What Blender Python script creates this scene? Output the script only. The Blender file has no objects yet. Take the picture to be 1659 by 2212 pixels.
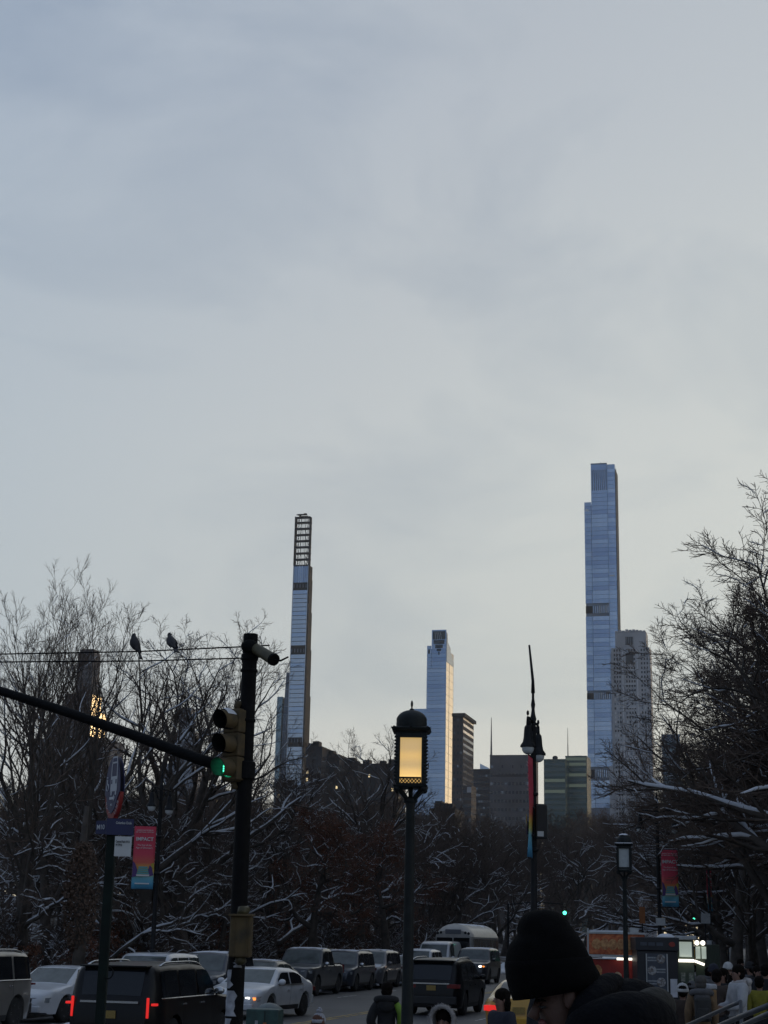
import bpy, math, random
from mathutils import Vector, Matrix, Euler
R = math.radians
SC = bpy.context.scene
COL = SC.collection

# ------------------------------------------------------------------ camera
EYE = Vector((0.0, 0.0, 2.5))
PITCH, ROLL, FPX = R(15.08), R(1.2), 3400.0          # focal length for a picture 1659 wide
cam_data = bpy.data.cameras.new('camera')
cam = bpy.data.objects.new('camera', cam_data); COL.objects.link(cam)
cam_data.sensor_fit = 'HORIZONTAL'; cam_data.sensor_width = 36.0
cam_data.lens = 36.0 * FPX / 1659.0
cam_data.clip_start = 0.1; cam_data.clip_end = 9000
CAMROT = Euler((R(90) + PITCH, 0, 0)).to_matrix() @ Matrix.Rotation(ROLL, 3, 'Z')
cam.matrix_world = Matrix.Translation(EYE) @ CAMROT.to_4x4()
SC.camera = cam

# ------------------------------------------------------------------ sky, sun, exposure
world = bpy.data.worlds.new('World'); SC.world = world; world.use_nodes = True
SUN_AZ, SUN_EL = 46.0, 2.5                             # degrees right of the view, above the horizon
def build_world():
    nt = world.node_tree; nt.nodes.clear(); N, L = nt.nodes.new, nt.links.new
    out = N('ShaderNodeOutputWorld')
    tc = N('ShaderNodeTexCoord'); sep = N('ShaderNodeSeparateXYZ'); L(tc.outputs['Generated'], sep.inputs[0])
    sky = N('ShaderNodeTexSky'); sky.sky_type = 'NISHITA'; sky.sun_disc = False
    sky.sun_elevation = R(SUN_EL); sky.sun_rotation = R(SUN_AZ)
    sky.air_density = 1.2; sky.dust_density = 2.0; sky.ozone_density = 2.0
    b1 = N('ShaderNodeBackground'); b1.inputs['Strength'].default_value = 0.15; L(sky.outputs[0], b1.inputs['Color'])
    def ramp(src, stops, interp='B_SPLINE'):
        r = N('ShaderNodeValToRGB'); r.color_ramp.interpolation = interp
        el = r.color_ramp.elements
        while len(el) < len(stops): el.new(0.5)
        for e, (p, c) in zip(el, stops): e.position = p; e.color = (*c, 1)
        L(src, r.inputs[0]); return r.outputs['Color']
    def math_(op, a, b=None, c=None):
        m = N('ShaderNodeMath'); m.operation = op
        for k, q in enumerate((a, b, c)):
            if q is None: continue
            if isinstance(q, (int, float)): m.inputs[k].default_value = q
            else: L(q, m.inputs[k])
        return m.outputs[0]
    up = math_('MAXIMUM', sep.outputs['Z'], 0.0)
    elev = ramp(up, [(0.0, (1.0, .83, .53)), (.035, (.90, .795, .59)), (.08, (.74, .73, .67)), (.15, (.63, .662, .65)),
                     (.30, (.605, .64, .652)), (.50, (.515, .56, .615)), (.75, (.45, .50, .57)), (1.0, (.40, .445, .51))], 'LINEAR')
    sx, sy = math.sin(R(SUN_AZ)), math.cos(R(SUN_AZ))
    h = math_('ADD', math_('MULTIPLY', sep.outputs['X'], sx), math_('MULTIPLY', sep.outputs['Y'], sy))
    h01 = math_('MULTIPLY_ADD', h, 0.5, 0.5)
    side = ramp(h01, [(0.0, (.36, .45, .63)), (.5, (.60, .67, .81)), (.70, (.80, .87, .96)), (.82, (.98, .985, .99)), (.92, (1.14, 1.12, 1.06)), (1.0, (1.22, 1.14, 1.0))], 'LINEAR')
    mp = N('ShaderNodeMapping'); mp.inputs['Scale'].default_value = (1.6, 1.0, 3.2); mp.inputs['Rotation'].default_value = (R(8), R(38), 0)
    L(tc.outputs['Generated'], mp.inputs[0])
    nz = N('ShaderNodeTexNoise'); nz.inputs['Scale'].default_value = 2.6; nz.inputs['Detail'].default_value = 6; nz.inputs['Roughness'].default_value = .55
    nz.inputs['Distortion'].default_value = .6
    L(mp.outputs[0], nz.inputs['Vector'])
    cl = ramp(nz.outputs['Fac'], [(.25, (.76, .80, .86)), (.5, (1, 1, 1)), (.75, (1.22, 1.19, 1.13))])
    def mul(a, b, mode='MULTIPLY'):
        m = N('ShaderNodeMix'); m.data_type = 'RGBA'; m.blend_type = mode; m.inputs[0].default_value = 1
        L(a, m.inputs[6]); L(b, m.inputs[7]); return m.outputs[2]
    col = mul(mul(elev, side), cl)
    # afterglow of the sun that has just gone down, south-west, outside the picture on the right
    dn = N('ShaderNodeVectorMath'); dn.operation = 'DOT_PRODUCT'; L(tc.outputs['Generated'], dn.inputs[0])
    dn.inputs[1].default_value = (sx * math.cos(R(1.5)), sy * math.cos(R(1.5)), math.sin(R(1.5)))
    gl = math_('POWER', math_('MAXIMUM', dn.outputs['Value'], 0.0), 60.0)
    glc = N('ShaderNodeMix'); glc.data_type = 'RGBA'; glc.inputs[6].default_value = (0, 0, 0, 1); glc.inputs[7].default_value = (8.5, 5.2, 1.75, 1)
    L(gl, glc.inputs[0])
    col = mul(col, glc.outputs[2], 'ADD')
    b2 = N('ShaderNodeBackground'); b2.inputs['Strength'].default_value = 1.0; L(col, b2.inputs['Color'])
    mx = N('ShaderNodeMixShader'); mx.inputs[0].default_value = 0.93       # the cloud sheet over the clear sky
    L(b1.outputs[0], mx.inputs[1]); L(b2.outputs[0], mx.inputs[2]); L(mx.outputs[0], out.inputs['Surface'])
build_world()
sun_data = bpy.data.lights.new('sun', 'SUN'); sun_data.energy = 0.12; sun_data.angle = R(14); sun_data.color = (1.0, .78, .55)
sun = bpy.data.objects.new('sun', sun_data); COL.objects.link(sun)
sun.rotation_euler = (R(90 - SUN_EL - 3), 0, R(180 - SUN_AZ))
SC.view_settings.view_transform = 'Standard'; SC.view_settings.look = 'None'
SC.view_settings.exposure = 0.0; SC.view_settings.gamma = 1.0; SC.view_settings.use_curve_mapping = False
SC.render.engine = 'CYCLES'
SC.cycles.max_bounces = 6; SC.cycles.diffuse_bounces = 2; SC.cycles.glossy_bounces = 3; SC.cycles.transmission_bounces = 4
SC.cycles.use_denoising = True; SC.cycles.caustics_reflective = False; SC.cycles.caustics_refractive = False

# ------------------------------------------------------------------ measuring helpers
def ray(px, py):
    d = CAMROT @ Vector(((px - 829.5) / FPX, (1106 - py) / FPX, -1.0))
    return d
def P(px, py, D):
    d = ray(px, py); return EYE + d * (D / d.y)
def proj(p):
    q = CAMROT.transposed() @ (Vector(p) - EYE)
    return 829.5 + FPX * q.x / -q.z, 1106 - FPX * q.y / -q.z
def ground(px, D, z=0.0, py=2080):
    """point at depth D on the level z below picture column px"""
    q = P(px, py, D)
    for _ in range(4):
        u, v = proj((q.x, D, z)); q.x += (px - u) * D / FPX
    return Vector((q.x, D, z))
SA = R(14.0)                                            # the avenue runs 14 degrees right of the view
UX, UY = math.sin(SA), math.cos(SA)
def st(s, t, z=0.0):
    """avenue coordinates: s along it away from the camera, t across it to the right"""
    return Vector((s * UX + t * UY, s * UY - t * UX, z))
def to_st(p):
    return (p[0] * UX + p[1] * UY, p[0] * UY - p[1] * UX)

# ------------------------------------------------------------------ mesh helpers
class MB:
    def __init__(s): s.v = []; s.f = []; s.m = []
    def add(s, vs, fs, mi=0):
        o = len(s.v); s.v.extend([tuple(v) for v in vs]); s.f.extend([tuple(i + o for i in f) for f in fs]); s.m.extend([mi] * len(fs))
    def box(s, x0, x1, y0, y1, z0, z1, mi=0, M=None):
        vs = [Vector((x, y, z)) for z in (z0, z1) for y in (y0, y1) for x in (x0, x1)]
        if M is not None: vs = [M @ v for v in vs]
        s.add(vs, [(0, 2, 3, 1), (4, 5, 7, 6), (0, 1, 5, 4), (2, 6, 7, 3), (0, 4, 6, 2), (1, 3, 7, 5)], mi)
        return s
    def cbox(s, c, sz, mi=0, M=None):
        return s.box(c[0]-sz[0]/2, c[0]+sz[0]/2, c[1]-sz[1]/2, c[1]+sz[1]/2, c[2]-sz[2]/2, c[2]+sz[2]/2, mi, M)
    def tube(s, pts, rads, n=6, mi=0, caps=True):
        pts = [Vector(p) for p in pts]
        if not hasattr(rads, '__len__'): rads = [rads] * len(pts)
        o = len(s.v); prev = None
        for i, p in enumerate(pts):
            d = (pts[min(i + 1, len(pts) - 1)] - pts[max(i - 1, 0)])
            d = d.normalized() if d.length > 1e-9 else Vector((0, 0, 1))
            if prev is None:
                a = Vector((0, 0, 1)) if abs(d.z) < .9 else Vector((1, 0, 0))
                x = d.cross(a).normalized()
            else:
                x = (prev - d * prev.dot(d)); x = x.normalized() if x.length > 1e-6 else d.orthogonal().normalized()
            prev = x; y = d.cross(x)
            for k in range(n):
                a = 2 * math.pi * k / n
                s.v.append(tuple(p + (x * math.cos(a) + y * math.sin(a)) * rads[i]))
        for i in range(len(pts) - 1):
            for k in range(n):
                k2 = (k + 1) % n
                s.f.append((o + i*n + k, o + i*n + k2, o + (i+1)*n + k2, o + (i+1)*n + k)); s.m.append(mi)
        if caps:
            s.f.append(tuple(o + k for k in reversed(range(n)))); s.m.append(mi)
            q = o + (len(pts) - 1) * n
            s.f.append(tuple(q + k for k in range(n))); s.m.append(mi)
        return s
    def cyl(s, p0, p1, r0, r1=None, n=16, mi=0): return s.tube([p0, p1], [r0, r0 if r1 is None else r1], n, mi)
    def lathe(s, prof, n=20, c=(0, 0, 0), mi=0, M=None, a0=0.0):
        o = len(s.v)
        for (r, z) in prof:
            for k in range(n):
                a = a0 + 2 * math.pi * k / n
                p = Vector((c[0] + r * math.cos(a), c[1] + r * math.sin(a), c[2] + z))
                s.v.append(tuple(M @ p if M is not None else p))
        for i in range(len(prof) - 1):
            for k in range(n):
                k2 = (k + 1) % n
                s.f.append((o + i*n + k, o + i*n + k2, o + (i+1)*n + k2, o + (i+1)*n + k)); s.m.append(mi)
        s.f.append(tuple(o + k for k in reversed(range(n)))); s.m.append(mi)
        q = o + (len(prof) - 1) * n
        s.f.append(tuple(q + k for k in range(n))); s.m.append(mi)
        return s
    def ball(s, c, r, n=12, m=8, mi=0):
        if not hasattr(r, '__len__'): r = (r, r, r)
        o = len(s.v)
        for i in range(m + 1):
            a = math.pi * i / m
            rr = max(math.sin(a), 1e-3)
            for k in range(n):
                b = 2 * math.pi * k / n
                s.v.append((c[0] + r[0]*rr*math.cos(b), c[1] + r[1]*rr*math.sin(b), c[2] - r[2]*math.cos(a)))
        for i in range(m):
            for k in range(n):
                k2 = (k + 1) % n
                s.f.append((o + i*n + k, o + i*n + k2, o + (i+1)*n + k2, o + (i+1)*n + k)); s.m.append(mi)
        return s
    def grid(s, rows, mi=0, closed=False):
        o = len(s.v); n = len(rows[0])
        for r in rows: s.v.extend(tuple(p) for p in r)
        for i in range(len(rows) - 1):
            for k in range(n if closed else n - 1):
                k2 = (k + 1) % n
                s.f.append((o + i*n + k, o + i*n + k2, o + (i+1)*n + k2, o + (i+1)*n + k)); s.m.append(mi)
        return s
    def prism(s, poly, y0, y1, mi=0, M=None):
        """poly of (x, z), extruded along y"""
        n = len(poly)
        vs = [Vector((x, y0, z)) for x, z in poly] + [Vector((x, y1, z)) for x, z in poly]
        if M is not None: vs = [M @ v for v in vs]
        fs = [tuple(range(n)), tuple(reversed(range(n, 2*n)))] + [(i, i + n, (i + 1) % n + n, (i + 1) % n) for i in range(n)]
        s.add(vs, fs, mi); return s
    def mesh(s, name, mats, smooth=False):
        me = bpy.data.meshes.new(name); me.from_pydata(s.v, [], s.f)
        for m in (mats if isinstance(mats, (list, tuple)) else [mats]): me.materials.append(m)
        if any(s.m): me.polygons.foreach_set('material_index', s.m)
        if smooth: me.polygons.foreach_set('use_smooth', [True] * len(s.f))
        me.update(); return me
    def build(s, name, mats, parent=None, smooth=False, sharp=None, bevel=0):
        me = s.mesh(name, mats, smooth)
        if smooth and sharp: me.set_sharp_from_angle(angle=R(sharp))
        o = put(name, me, parent)
        if bevel:
            b = o.modifiers.new('bevel', 'BEVEL'); b.width = bevel; b.segments = 2; b.limit_method = 'ANGLE'
        return o
def put(name, me, parent=None, loc=None, rz=None):
    o = bpy.data.objects.new(name, me); COL.objects.link(o)
    if parent is not None: o.parent = parent
    if loc is not None: o.location = loc
    if rz is not None: o.rotation_euler = (0, 0, rz)
    return o
def tag(o, label=None, cat=None, group=None, kind=None):
    if label: o['label'] = label
    if cat: o['category'] = cat
    if group: o['group'] = group
    if kind: o['kind'] = kind
    return o
def thing(name, label, cat, loc=(0, 0, 0), rz=0.0, group=None):
    o = bpy.data.objects.new(name, None); COL.objects.link(o); o.location = loc; o.rotation_euler = (0, 0, rz)
    o.empty_display_size = .1
    return tag(o, label, cat, group)
def copy_tree(src, label=None, loc=None, rz=None, scale=None, group=None):
    def rec(o, par):
        c = o.copy(); COL.objects.link(c); c.parent = par
        for ch in o.children: rec(ch, c)
        return c
    c = rec(src, None)
    if label: c['label'] = label
    if loc is not None: c.location = loc
    if rz is not None: c.rotation_euler = (0, 0, rz)
    if scale is not None: c.scale = scale if hasattr(scale, '__len__') else (scale,) * 3
    if group: c['group'] = group
    return c

# ------------------------------------------------------------------ materials
MATS = {}
def mat(name, col, rough=.6, metal=0.0, var=0.0, scale=4.0, bump=0.0, bscale=None, coat=0.0, emit=None, estr=0.0, spec=.5, detail=5, col2=None, thresh=None):
    if name in MATS: return MATS[name]
    m = bpy.data.materials.new(name); m.use_nodes = True; nt = m.node_tree; b = nt.nodes['Principled BSDF']
    b.inputs['Base Color'].default_value = (*col, 1); b.inputs['Roughness'].default_value = rough; b.inputs['Metallic'].default_value = metal
    b.inputs['Specular IOR Level'].default_value = spec
    if coat: b.inputs['Coat Weight'].default_value = coat; b.inputs['Coat Roughness'].default_value = .08
    if emit: b.inputs['Emission Color'].default_value = (*emit, 1); b.inputs['Emission Strength'].default_value = estr
    if var or bump or col2:
        tc = nt.nodes.new('ShaderNodeTexCoord')
        nz = nt.nodes.new('ShaderNodeTexNoise'); nz.inputs['Scale'].default_value = scale; nz.inputs['Detail'].default_value = detail
        nt.links.new(tc.outputs['Object'], nz.inputs['Vector'])
    if var or col2:
        rp = nt.nodes.new('ShaderNodeValToRGB'); e = rp.color_ramp.elements
        lo = tuple(c * (1 - var) for c in col); hi = tuple(min(1, c * (1 + var)) for c in col)
        if col2: lo, hi = col, col2
        t0, t1 = thresh or (.32, .68)
        e[0].position = t0; e[0].color = (*lo, 1); e[1].position = t1; e[1].color = (*hi, 1)
        nt.links.new(nz.outputs['Fac'], rp.inputs[0]); nt.links.new(rp.outputs[0], b.inputs['Base Color'])
    if bump:
        bp = nt.nodes.new('ShaderNodeBump'); bp.inputs['Strength'].default_value = bump; bp.inputs['Distance'].default_value = .05
        if bscale:
            n2 = nt.nodes.new('ShaderNodeTexNoise'); n2.inputs['Scale'].default_value = bscale; n2.inputs['Detail'].default_value = 4
            nt.links.new(tc.outputs['Object'], n2.inputs['Vector'])
        else: n2 = nz
        nt.links.new(n2.outputs['Fac'], bp.inputs['Height']); nt.links.new(bp.outputs[0], b.inputs['Normal'])
    MATS[name] = m; return m
SNOW = mat('snow', (.66, .69, .74), .7, var=.12, scale=3, bump=.3, bscale=14)
IRON = mat('black_iron', (.012, .013, .015), .6, .1, spec=.25, var=.3, scale=9, bump=.15, bscale=40)
BARK = mat('bark', (.065, .054, .045), .9, var=.35, scale=3, bump=.5, bscale=12)
TWIG = mat('twig', (.115, .083, .064), .9, var=.25, scale=.6)
ASPHALT = mat('asphalt', (.05, .051, .055), .62, var=.28, scale=.35, bump=.12, bscale=30)
# ------------------------------------------------------------------ the ground
WC, EC = -5.4, -21.2                                     # west (near) and east (park) kerb lines, in t
def strip(name, s0, s1, t0, t1, z0, z1, m, ns=1, label=None):
    b = MB()
    for i in range(ns):
        a, c = s0 + (s1 - s0) * i / ns, s0 + (s1 - s0) * (i + 1) / ns
        vs = [st(a, t0, z0), st(a, t1, z0), st(c, t1, z0), st(c, t0, z0), st(a, t0, z1), st(a, t1, z1), st(c, t1, z1), st(c, t0, z1)]
        b.add(vs, [(0, 3, 2, 1), (4, 5, 6, 7), (0, 1, 5, 4), (2, 3, 7, 6), (1, 2, 6, 5), (3, 0, 4, 7)])
    return tag(b.build(name, m), kind='structure')
GROUND = mat('ground_soil', (.05, .045, .04), .95, var=.3, scale=.05, col2=(.16, .165, .18), thresh=(.5, .62))
g = MB(); g.add([(-1700, -300, -.12), (1700, -300, -.12), (1700, 3000, -.12), (-1700, 3000, -.12)], [(0, 1, 2, 3)])
tag(g.build('ground', GROUND), kind='structure')
tag(strip('road', -60, 900, EC, WC, -.11, 0.0, ASPHALT), kind='structure')
PAVE = mat('paving', (.16, .155, .15), .8, var=.25, scale=.8, bump=.15, bscale=12)
PAVES = mat('paving_snowy', (.15, .15, .15), .8, scale=.25, col2=(.5, .52, .56), thresh=(.5, .6), bump=.2, bscale=9)
KERB = mat('kerb_stone', (.22, .215, .21), .75, var=.2, scale=2)
strip('pavement', -60, 900, WC + .18, 14, -.115, .13, PAVE)
strip('pavement', -60, 900, EC - 4.2, EC - .18, -.115, .13, PAVES)
strip('kerb', -60, 900, WC, WC + .178, -.112, .135, KERB)
strip('kerb', -60, 900, EC - .178, EC, -.112, .135, KERB)
PAINT = mat('road_paint', (.55, .55, .52), .7, var=.4, scale=2.5, col2=(.12, .12, .12), thresh=(.42, .62))
PAINTY = mat('road_paint_yellow', (.5, .33, .06), .7, scale=2.5, col2=(.12, .1, .07), thresh=(.42, .62))
for t in (-13.8, -13.55): strip('lane_line', -20, 400, t - .05, t + .05, .001, .005, PAINTY)
b = MB()
for k in range(60):
    for t in (-9.4, -18.0):
        s0 = 6 + k * 7.5
        vs = [st(s0, t - .05, .004), st(s0, t + .05, .004), st(s0 + 3, t + .05, .004), st(s0 + 3, t - .05, .004)]
        b.add(vs, [(0, 1, 2, 3)])
tag(b.build('lane_dashes', PAINT), kind='structure')
# park bank behind the east pavement
rng = random.Random(5)
def hill(s, t):
    a = max(0.0, (EC - 4.4 - t))
    return .1 + min(a * .09, 6.0) + .5 * math.sin(s * .09 + a * .05) * min(1, a / 14) + .25 * math.sin(s * .31 + 1.3) * min(1, a / 8)
rows = []
TT = [EC - 4.21 - x for x in (0, 1, 2.5, 4.5, 7, 10, 14, 19, 25, 33, 45, 60, 80, 110, 150, 200, 280, 400)]
for i in range(95):
    s = -30 + i * 9.0
    rows.append([st(s, t, hill(s, t)) for t in TT])
b = MB(); b.grid(rows)
PARKG = mat('park_ground', (.035, .03, .026), .95, scale=.22, col2=(.4, .42, .46), thresh=(.52, .62), bump=.4, bscale=3)
tag(b.build('park_ground', PARKG, smooth=True), kind='structure')
# museum terrace that the photographer and the man in the beanie stand on
STONE = mat('granite', (.22, .215, .21), .75, var=.2, scale=5, bump=.1, bscale=40)
b = MB(); b.box(-6, 9, -7, 6.2, -.1, .8)
for k in range(4): b.box(-6, 9, 6.2 + .34 * k, 6.2 + .34 * (k + 1) - .002, -.1, .8 - .165 * (k + 1))
tag(b.build('terrace_steps', STONE), kind='structure')

def snow_heap(name, pts, w, h, seed):
    """a lumpy ridge of ploughed snow along pts"""
    r = random.Random(seed); rows = []
    n = len(pts); sub = []
    for i in range(n - 1):
        for k in range(8): sub.append(Vector(pts[i]).lerp(Vector(pts[i + 1]), k / 8))
    sub.append(Vector(pts[-1]))
    for i, p in enumerate(sub):
        d = (sub[min(i + 1, len(sub) - 1)] - sub[max(i - 1, 0)]).normalized(); sd = Vector((d.y, -d.x, 0))
        e = math.sin(math.pi * i / (len(sub) - 1)) ** .35
        hh = h * e * r.uniform(.35, 1.25); ww = w * e * r.uniform(.7, 1.3) + .02
        row = []
        for k in range(9):
            a = math.pi * k / 8
            row.append(p + sd * (ww / 2 * math.cos(a) * r.uniform(.85, 1.15)) + Vector((0, 0, -.02 + hh * math.sin(a) * r.uniform(.75, 1.2))))
        rows.append(row)
    b = MB(); b.grid(rows); return tag(b.build(name, SNOW, smooth=True), kind='stuff')

# ------------------------------------------------------------------ the skyline
def glass(name, col, rough=.12, metal=.75, var=.12, scale=.05):
    return mat(name, col, rough, metal, var=var, scale=scale)
GL_PALE = glass('glass_pale', (.49, .57, .67), .18)
GL_BLUE = glass('glass_blue', (.34, .45, .62), .15)
GL_BLUE2 = glass('glass_blue_light', (.43, .54, .70), .15)
GL_BLUE3 = glass('glass_blue_deep', (.28, .38, .56), .15)
GL_FACET = glass('glass_facet', (.075, .10, .14), .2, .5)
GL_DARK = glass('glass_dark', (.12, .17, .24), .15)
GL_TEAL = glass('glass_teal', (.17, .25, .30), .15)
GL_RIB = glass('glass_ribbon', (.07, .11, .12), .3, .5)
GL_GREEN = glass('glass_green', (.05, .085, .085), .25, .5)
GL_WARM = glass('glass_mirror', (.80, .80, .80), .22, .95)
GL_WEST = glass('glass_west', (.42, .43, .44), .3, .7)
GL_GOLD = glass('glass_sunset', (.95, .92, .85), .12, 1.0, .05)
MASON2 = mat('hazed_masonry', (.12, .115, .12), .9, var=.2, scale=.06)  # masonry lightened, distance haze painted into the base colour
DARKCORE = mat('dark_spandrel', (.018, .02, .025), .85, spec=.15, var=.2, scale=.1)
SEAM = mat('facade_seam', (.15, .19, .25), .5, .3, var=.2, scale=.1)
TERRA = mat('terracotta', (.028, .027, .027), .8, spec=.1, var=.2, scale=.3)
PALE = mat('pale_metal', (.52, .56, .62), .4, .5)
LIME = mat('limestone', (.36, .375, .41), .85, var=.15, scale=.06)
LIME2 = mat('limestone_pale', (.5, .52, .56), .85, var=.12, scale=.1)
BRICK = mat('brown_brick', (.05, .042, .042), .9, var=.2, scale=.08)
MASON = mat('dark_masonry', (.032, .029, .031), .9, var=.25, scale=.06)
CONC = mat('grey_concrete', (.10, .095, .10), .85, var=.2, scale=.08)
WINDK = mat('window_dark', (.03, .035, .045), .15, .2)
WINGR = mat('window_grey', (.19, .21, .24), .15, .6)
LITW = mat('lit_window', (.3, .25, .15), .4, emit=(1, .78, .42), estr=.9)
LITG = mat('lit_floor', (.1, .13, .1), .4, emit=(.62, .75, .55), estr=.07)
class Tower:
    """a building on the city grid: local x along its north face, y away, z up"""
    def __init__(s, name, label, cat, pxl, pxr, yref, D):
        a = P(pxl, yref, D); s.D = D; s.a = a
        e = Vector((UY, -UX, 0))
        W = (pxr - pxl) / FPX * D
        for _ in range(6):
            u, _v = proj(a + e * W); W += (pxr - u) * D / FPX
        s.W = W; s.px = pxl
        s.root = thing(name, label, cat, (a.x, a.y, 0), -SA)
    def z(s, py): return P(s.px, py, s.D).z
    def x(s, px, py):
        X = 0.0
        for _ in range(6):
            u, _v = proj(s.root.matrix_basis @ Vector((X, 0, s.z(py)))); X += (px - u) * s.D / FPX
        return X
    def box(s, name, x0, x1, y0, y1, z0, z1, m):
        b = MB(); b.box(x0, x1, y0, y1, z0, z1); return b.build(name, m, s.root)
    def row(s, name, x0, x1, zs, h, y0, y1, mats, pick=None):
        """equal panels one above another, sharing one mesh per material"""
        mes = []
        for m in mats:
            b = MB(); b.box(x0, x1, y0, y1, 0, h); mes.append(b.mesh(name, m))
        for i, z in enumerate(zs):
            me = mes[pick(i) if pick else 0]
            put(name, me, s.root, (0, 0, z))
    def wins(s, xs, zs, w, h, mats, y=-.05, dep=.3, name='window', pick=None, skip=None):
        mes = []
        for m in mats:
            b = MB(); b.box(0, w, y, y + dep, 0, h); mes.append(b.mesh(name, m))
        for i, z in enumerate(zs):
            for j, x in enumerate(xs):
                if skip and skip(i, j): continue
                put(name, mes[pick(i, j) if pick else 0], s.root, (x, 0, z))
    def sidewins(s, ys, zs, w, h, mats, name='window', pick=None):
        mes = []
        for m in mats:
            b = MB(); b.box(s.W - .25, s.W + .05, 0, w, 0, h); mes.append(b.mesh(name, m))
        for i, z in enumerate(zs):
            for j, y in enumerate(ys): put(name, mes[pick(i, j) if pick else 0], s.root, (0, y, z))
def frange(a, b, st_):
    out = []
    while a < b - 1e-6: out.append(a); a += st_
    return out

# 1. very slim tower with open lattice crown
T = Tower('slender_skyscraper', 'very slender tapering skyscraper with an open dark lattice crown', 'skyscraper', 633.5, 666.5, 1230, 1620)
W = T.W; z = T.z
zc0, zc1 = z(1222), z(1116)                 # crown from, to
steps = [(z(1700), 26), (z(1600), 22.5), (z(1500), 19.5), (z(1400), 17), (z(1320), 14.5), (z(1250), 12.5), (zc0, 11)]
z0 = 0
for zt, Ls in steps:
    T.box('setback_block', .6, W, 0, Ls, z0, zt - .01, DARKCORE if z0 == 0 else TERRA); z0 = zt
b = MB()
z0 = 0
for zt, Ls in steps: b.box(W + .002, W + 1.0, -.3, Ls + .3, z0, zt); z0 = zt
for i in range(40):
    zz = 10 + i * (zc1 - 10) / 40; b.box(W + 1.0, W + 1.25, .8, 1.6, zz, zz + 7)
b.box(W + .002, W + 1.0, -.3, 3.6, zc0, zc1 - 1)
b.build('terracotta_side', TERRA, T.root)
T.box('pilaster', 0, .598, -.35, 2, 0, zc1, PALE); T.box('pilaster', W - .5, W, -.35, -.002, 0, zc0, PALE)
mech = [(z(1270), z(1262.5)), (z(1410), z(1402)), (z(1604), z(1596))]
T.row('floor_panel', .7, W - .6, [q for q in frange(z(1700), z(1272), 4.55) if not any(a - 4.5 < q < c for a, c in mech)], 4.0, -.25, -.003, [GL_PALE, GL_BLUE2], lambda i: 0 if (i * 7) % 5 else 1)
for a, c in mech:
    b = MB(); b.box(.6, W - .5, -.1, -.001, a, c); b.build('mechanical_band', DARKCORE, T.root)
    for k in range(5):
        b = MB(); b.box(1.2 + k * 3.3, 1.9 + k * 3.3, -.24, -.102, a, c); b.build('column', SEAM, T.root)
T.row('upper_panel', .7, W - .6, [z(1260) + .5], z(1223) - z(1260) - 1, -.22, -.003, [GL_BLUE])
for k in range(9):
    x = 1.2 + k * (W - 2.8) / 8
    b = MB(); b.box(x, x + .28, -.5, -.222, z(1259), zc0); b.build('fin', PALE if 2 < k < 6 else SEAM, T.root)
# the crown: columns, beams and braces with sky between
b = MB()
nl = 8; hh = (zc1 - zc0) / nl
for i, x in enumerate([.8, 2.6, 5.2, 7.2, 8.7, 10.2, 12.4, 15, W - .8]):
    for y in (0, 5): b.box(x - .17, x + .17, y, y + .4, zc0, zc1 - (1.5 if i % 2 else 0))
b.build('crown_column', DARKCORE, T.root)
for k in range(nl + 1):
    b = MB(); zz = zc0 + k * hh - (1 if k == nl else 0); b.box(.4, W, 0, .7, zz - .8, zz + .8); b.box(.4, W, 4.6, 5.2, zz - .5, zz + .5)
    b.build('crown_beam', DARKCORE, T.root)
b = MB()
rr = random.Random(3)
for k in range(nl):
    for x in (2, 5, 13, 16):
        zz = zc0 + k * hh; dx = rr.choice((-2.6, 2.6))
        b.tube([(x, 2.5, zz), (x + dx * .9, 2.5, zz + hh)], .22, 4)
        if k < 2: b.tube([(x + 1, 1.5, zz), (x - dx, 1.5, zz + hh)], .3, 4)
b.build('crown_brace', DARKCORE, T.root)
b = MB(); b.box(-.1, .7, -.4, 5.5, zc0, zc1); b.build('crown_edge', DARKCORE, T.root)
b = MB(); zz = zc1
b.box(2, 12.5, 1, 3, zz + 1.8, zz + 3.0); b.box(4, 6, 1.2, 2.8, zz - .5, zz + 1.8); b.box(9, 12, 1.4, 2.4, zz + 3, zz + 3.7); b.box(6, 14, 1.2, 1.6, zz - 1, zz + .8)
b.box(0.6, 2, 1.7, 2.2, zz + 2.2, zz + 2.7); b.build('roof_crane', DARKCORE, T.root)

# 2. dark faceted tower tucked behind its left side
T = Tower('faceted_glass_tower', 'dark glass tower with diagonal bracing and a slanted top left of the slender skyscraper', 'skyscraper', 598, 634, 1640, 1690)
z = T.z; xx = T.x
def quadface(T, name, pts, dep, m):
    b = MB(); poly = [(T.x(px, py), T.z(py)) for px, py in pts]
    b.prism(poly, 0, dep); return b.build(name, m, T.root)
zb = 5
for nm, pts, m, y0 in (('tall_wing', [(617.5, 1452), (633, 1452), (637, 1680), (603, 1680), (611, 1540)], GL_FACET, 2.0), ('low_wing', [(599, 1505), (610.5, 1505), (607.5, 1560), (603, 1690), (594, 1690), (597, 1545)], GL_TEAL, 0.0)):
    b = MB(); poly = [(T.x(px, py), T.z(py) if py < 1670 else 0) for px, py in pts]
    b.prism(poly, y0, 22); b.build(nm, m, T.root)
SEAM2 = mat('brace_steel', (.16, .20, .27), .4, .6)
for k in range(13):
    b = MB(); zz = z(1690) + k * 9.0; px = 607 + k * .4
    b.box(T.x(609 - k * .35, 1600), T.x(627, 1600), 1.7, 1.998, zz, zz + .35); b.build('floor_edge', SEAM2, T.root)
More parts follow.
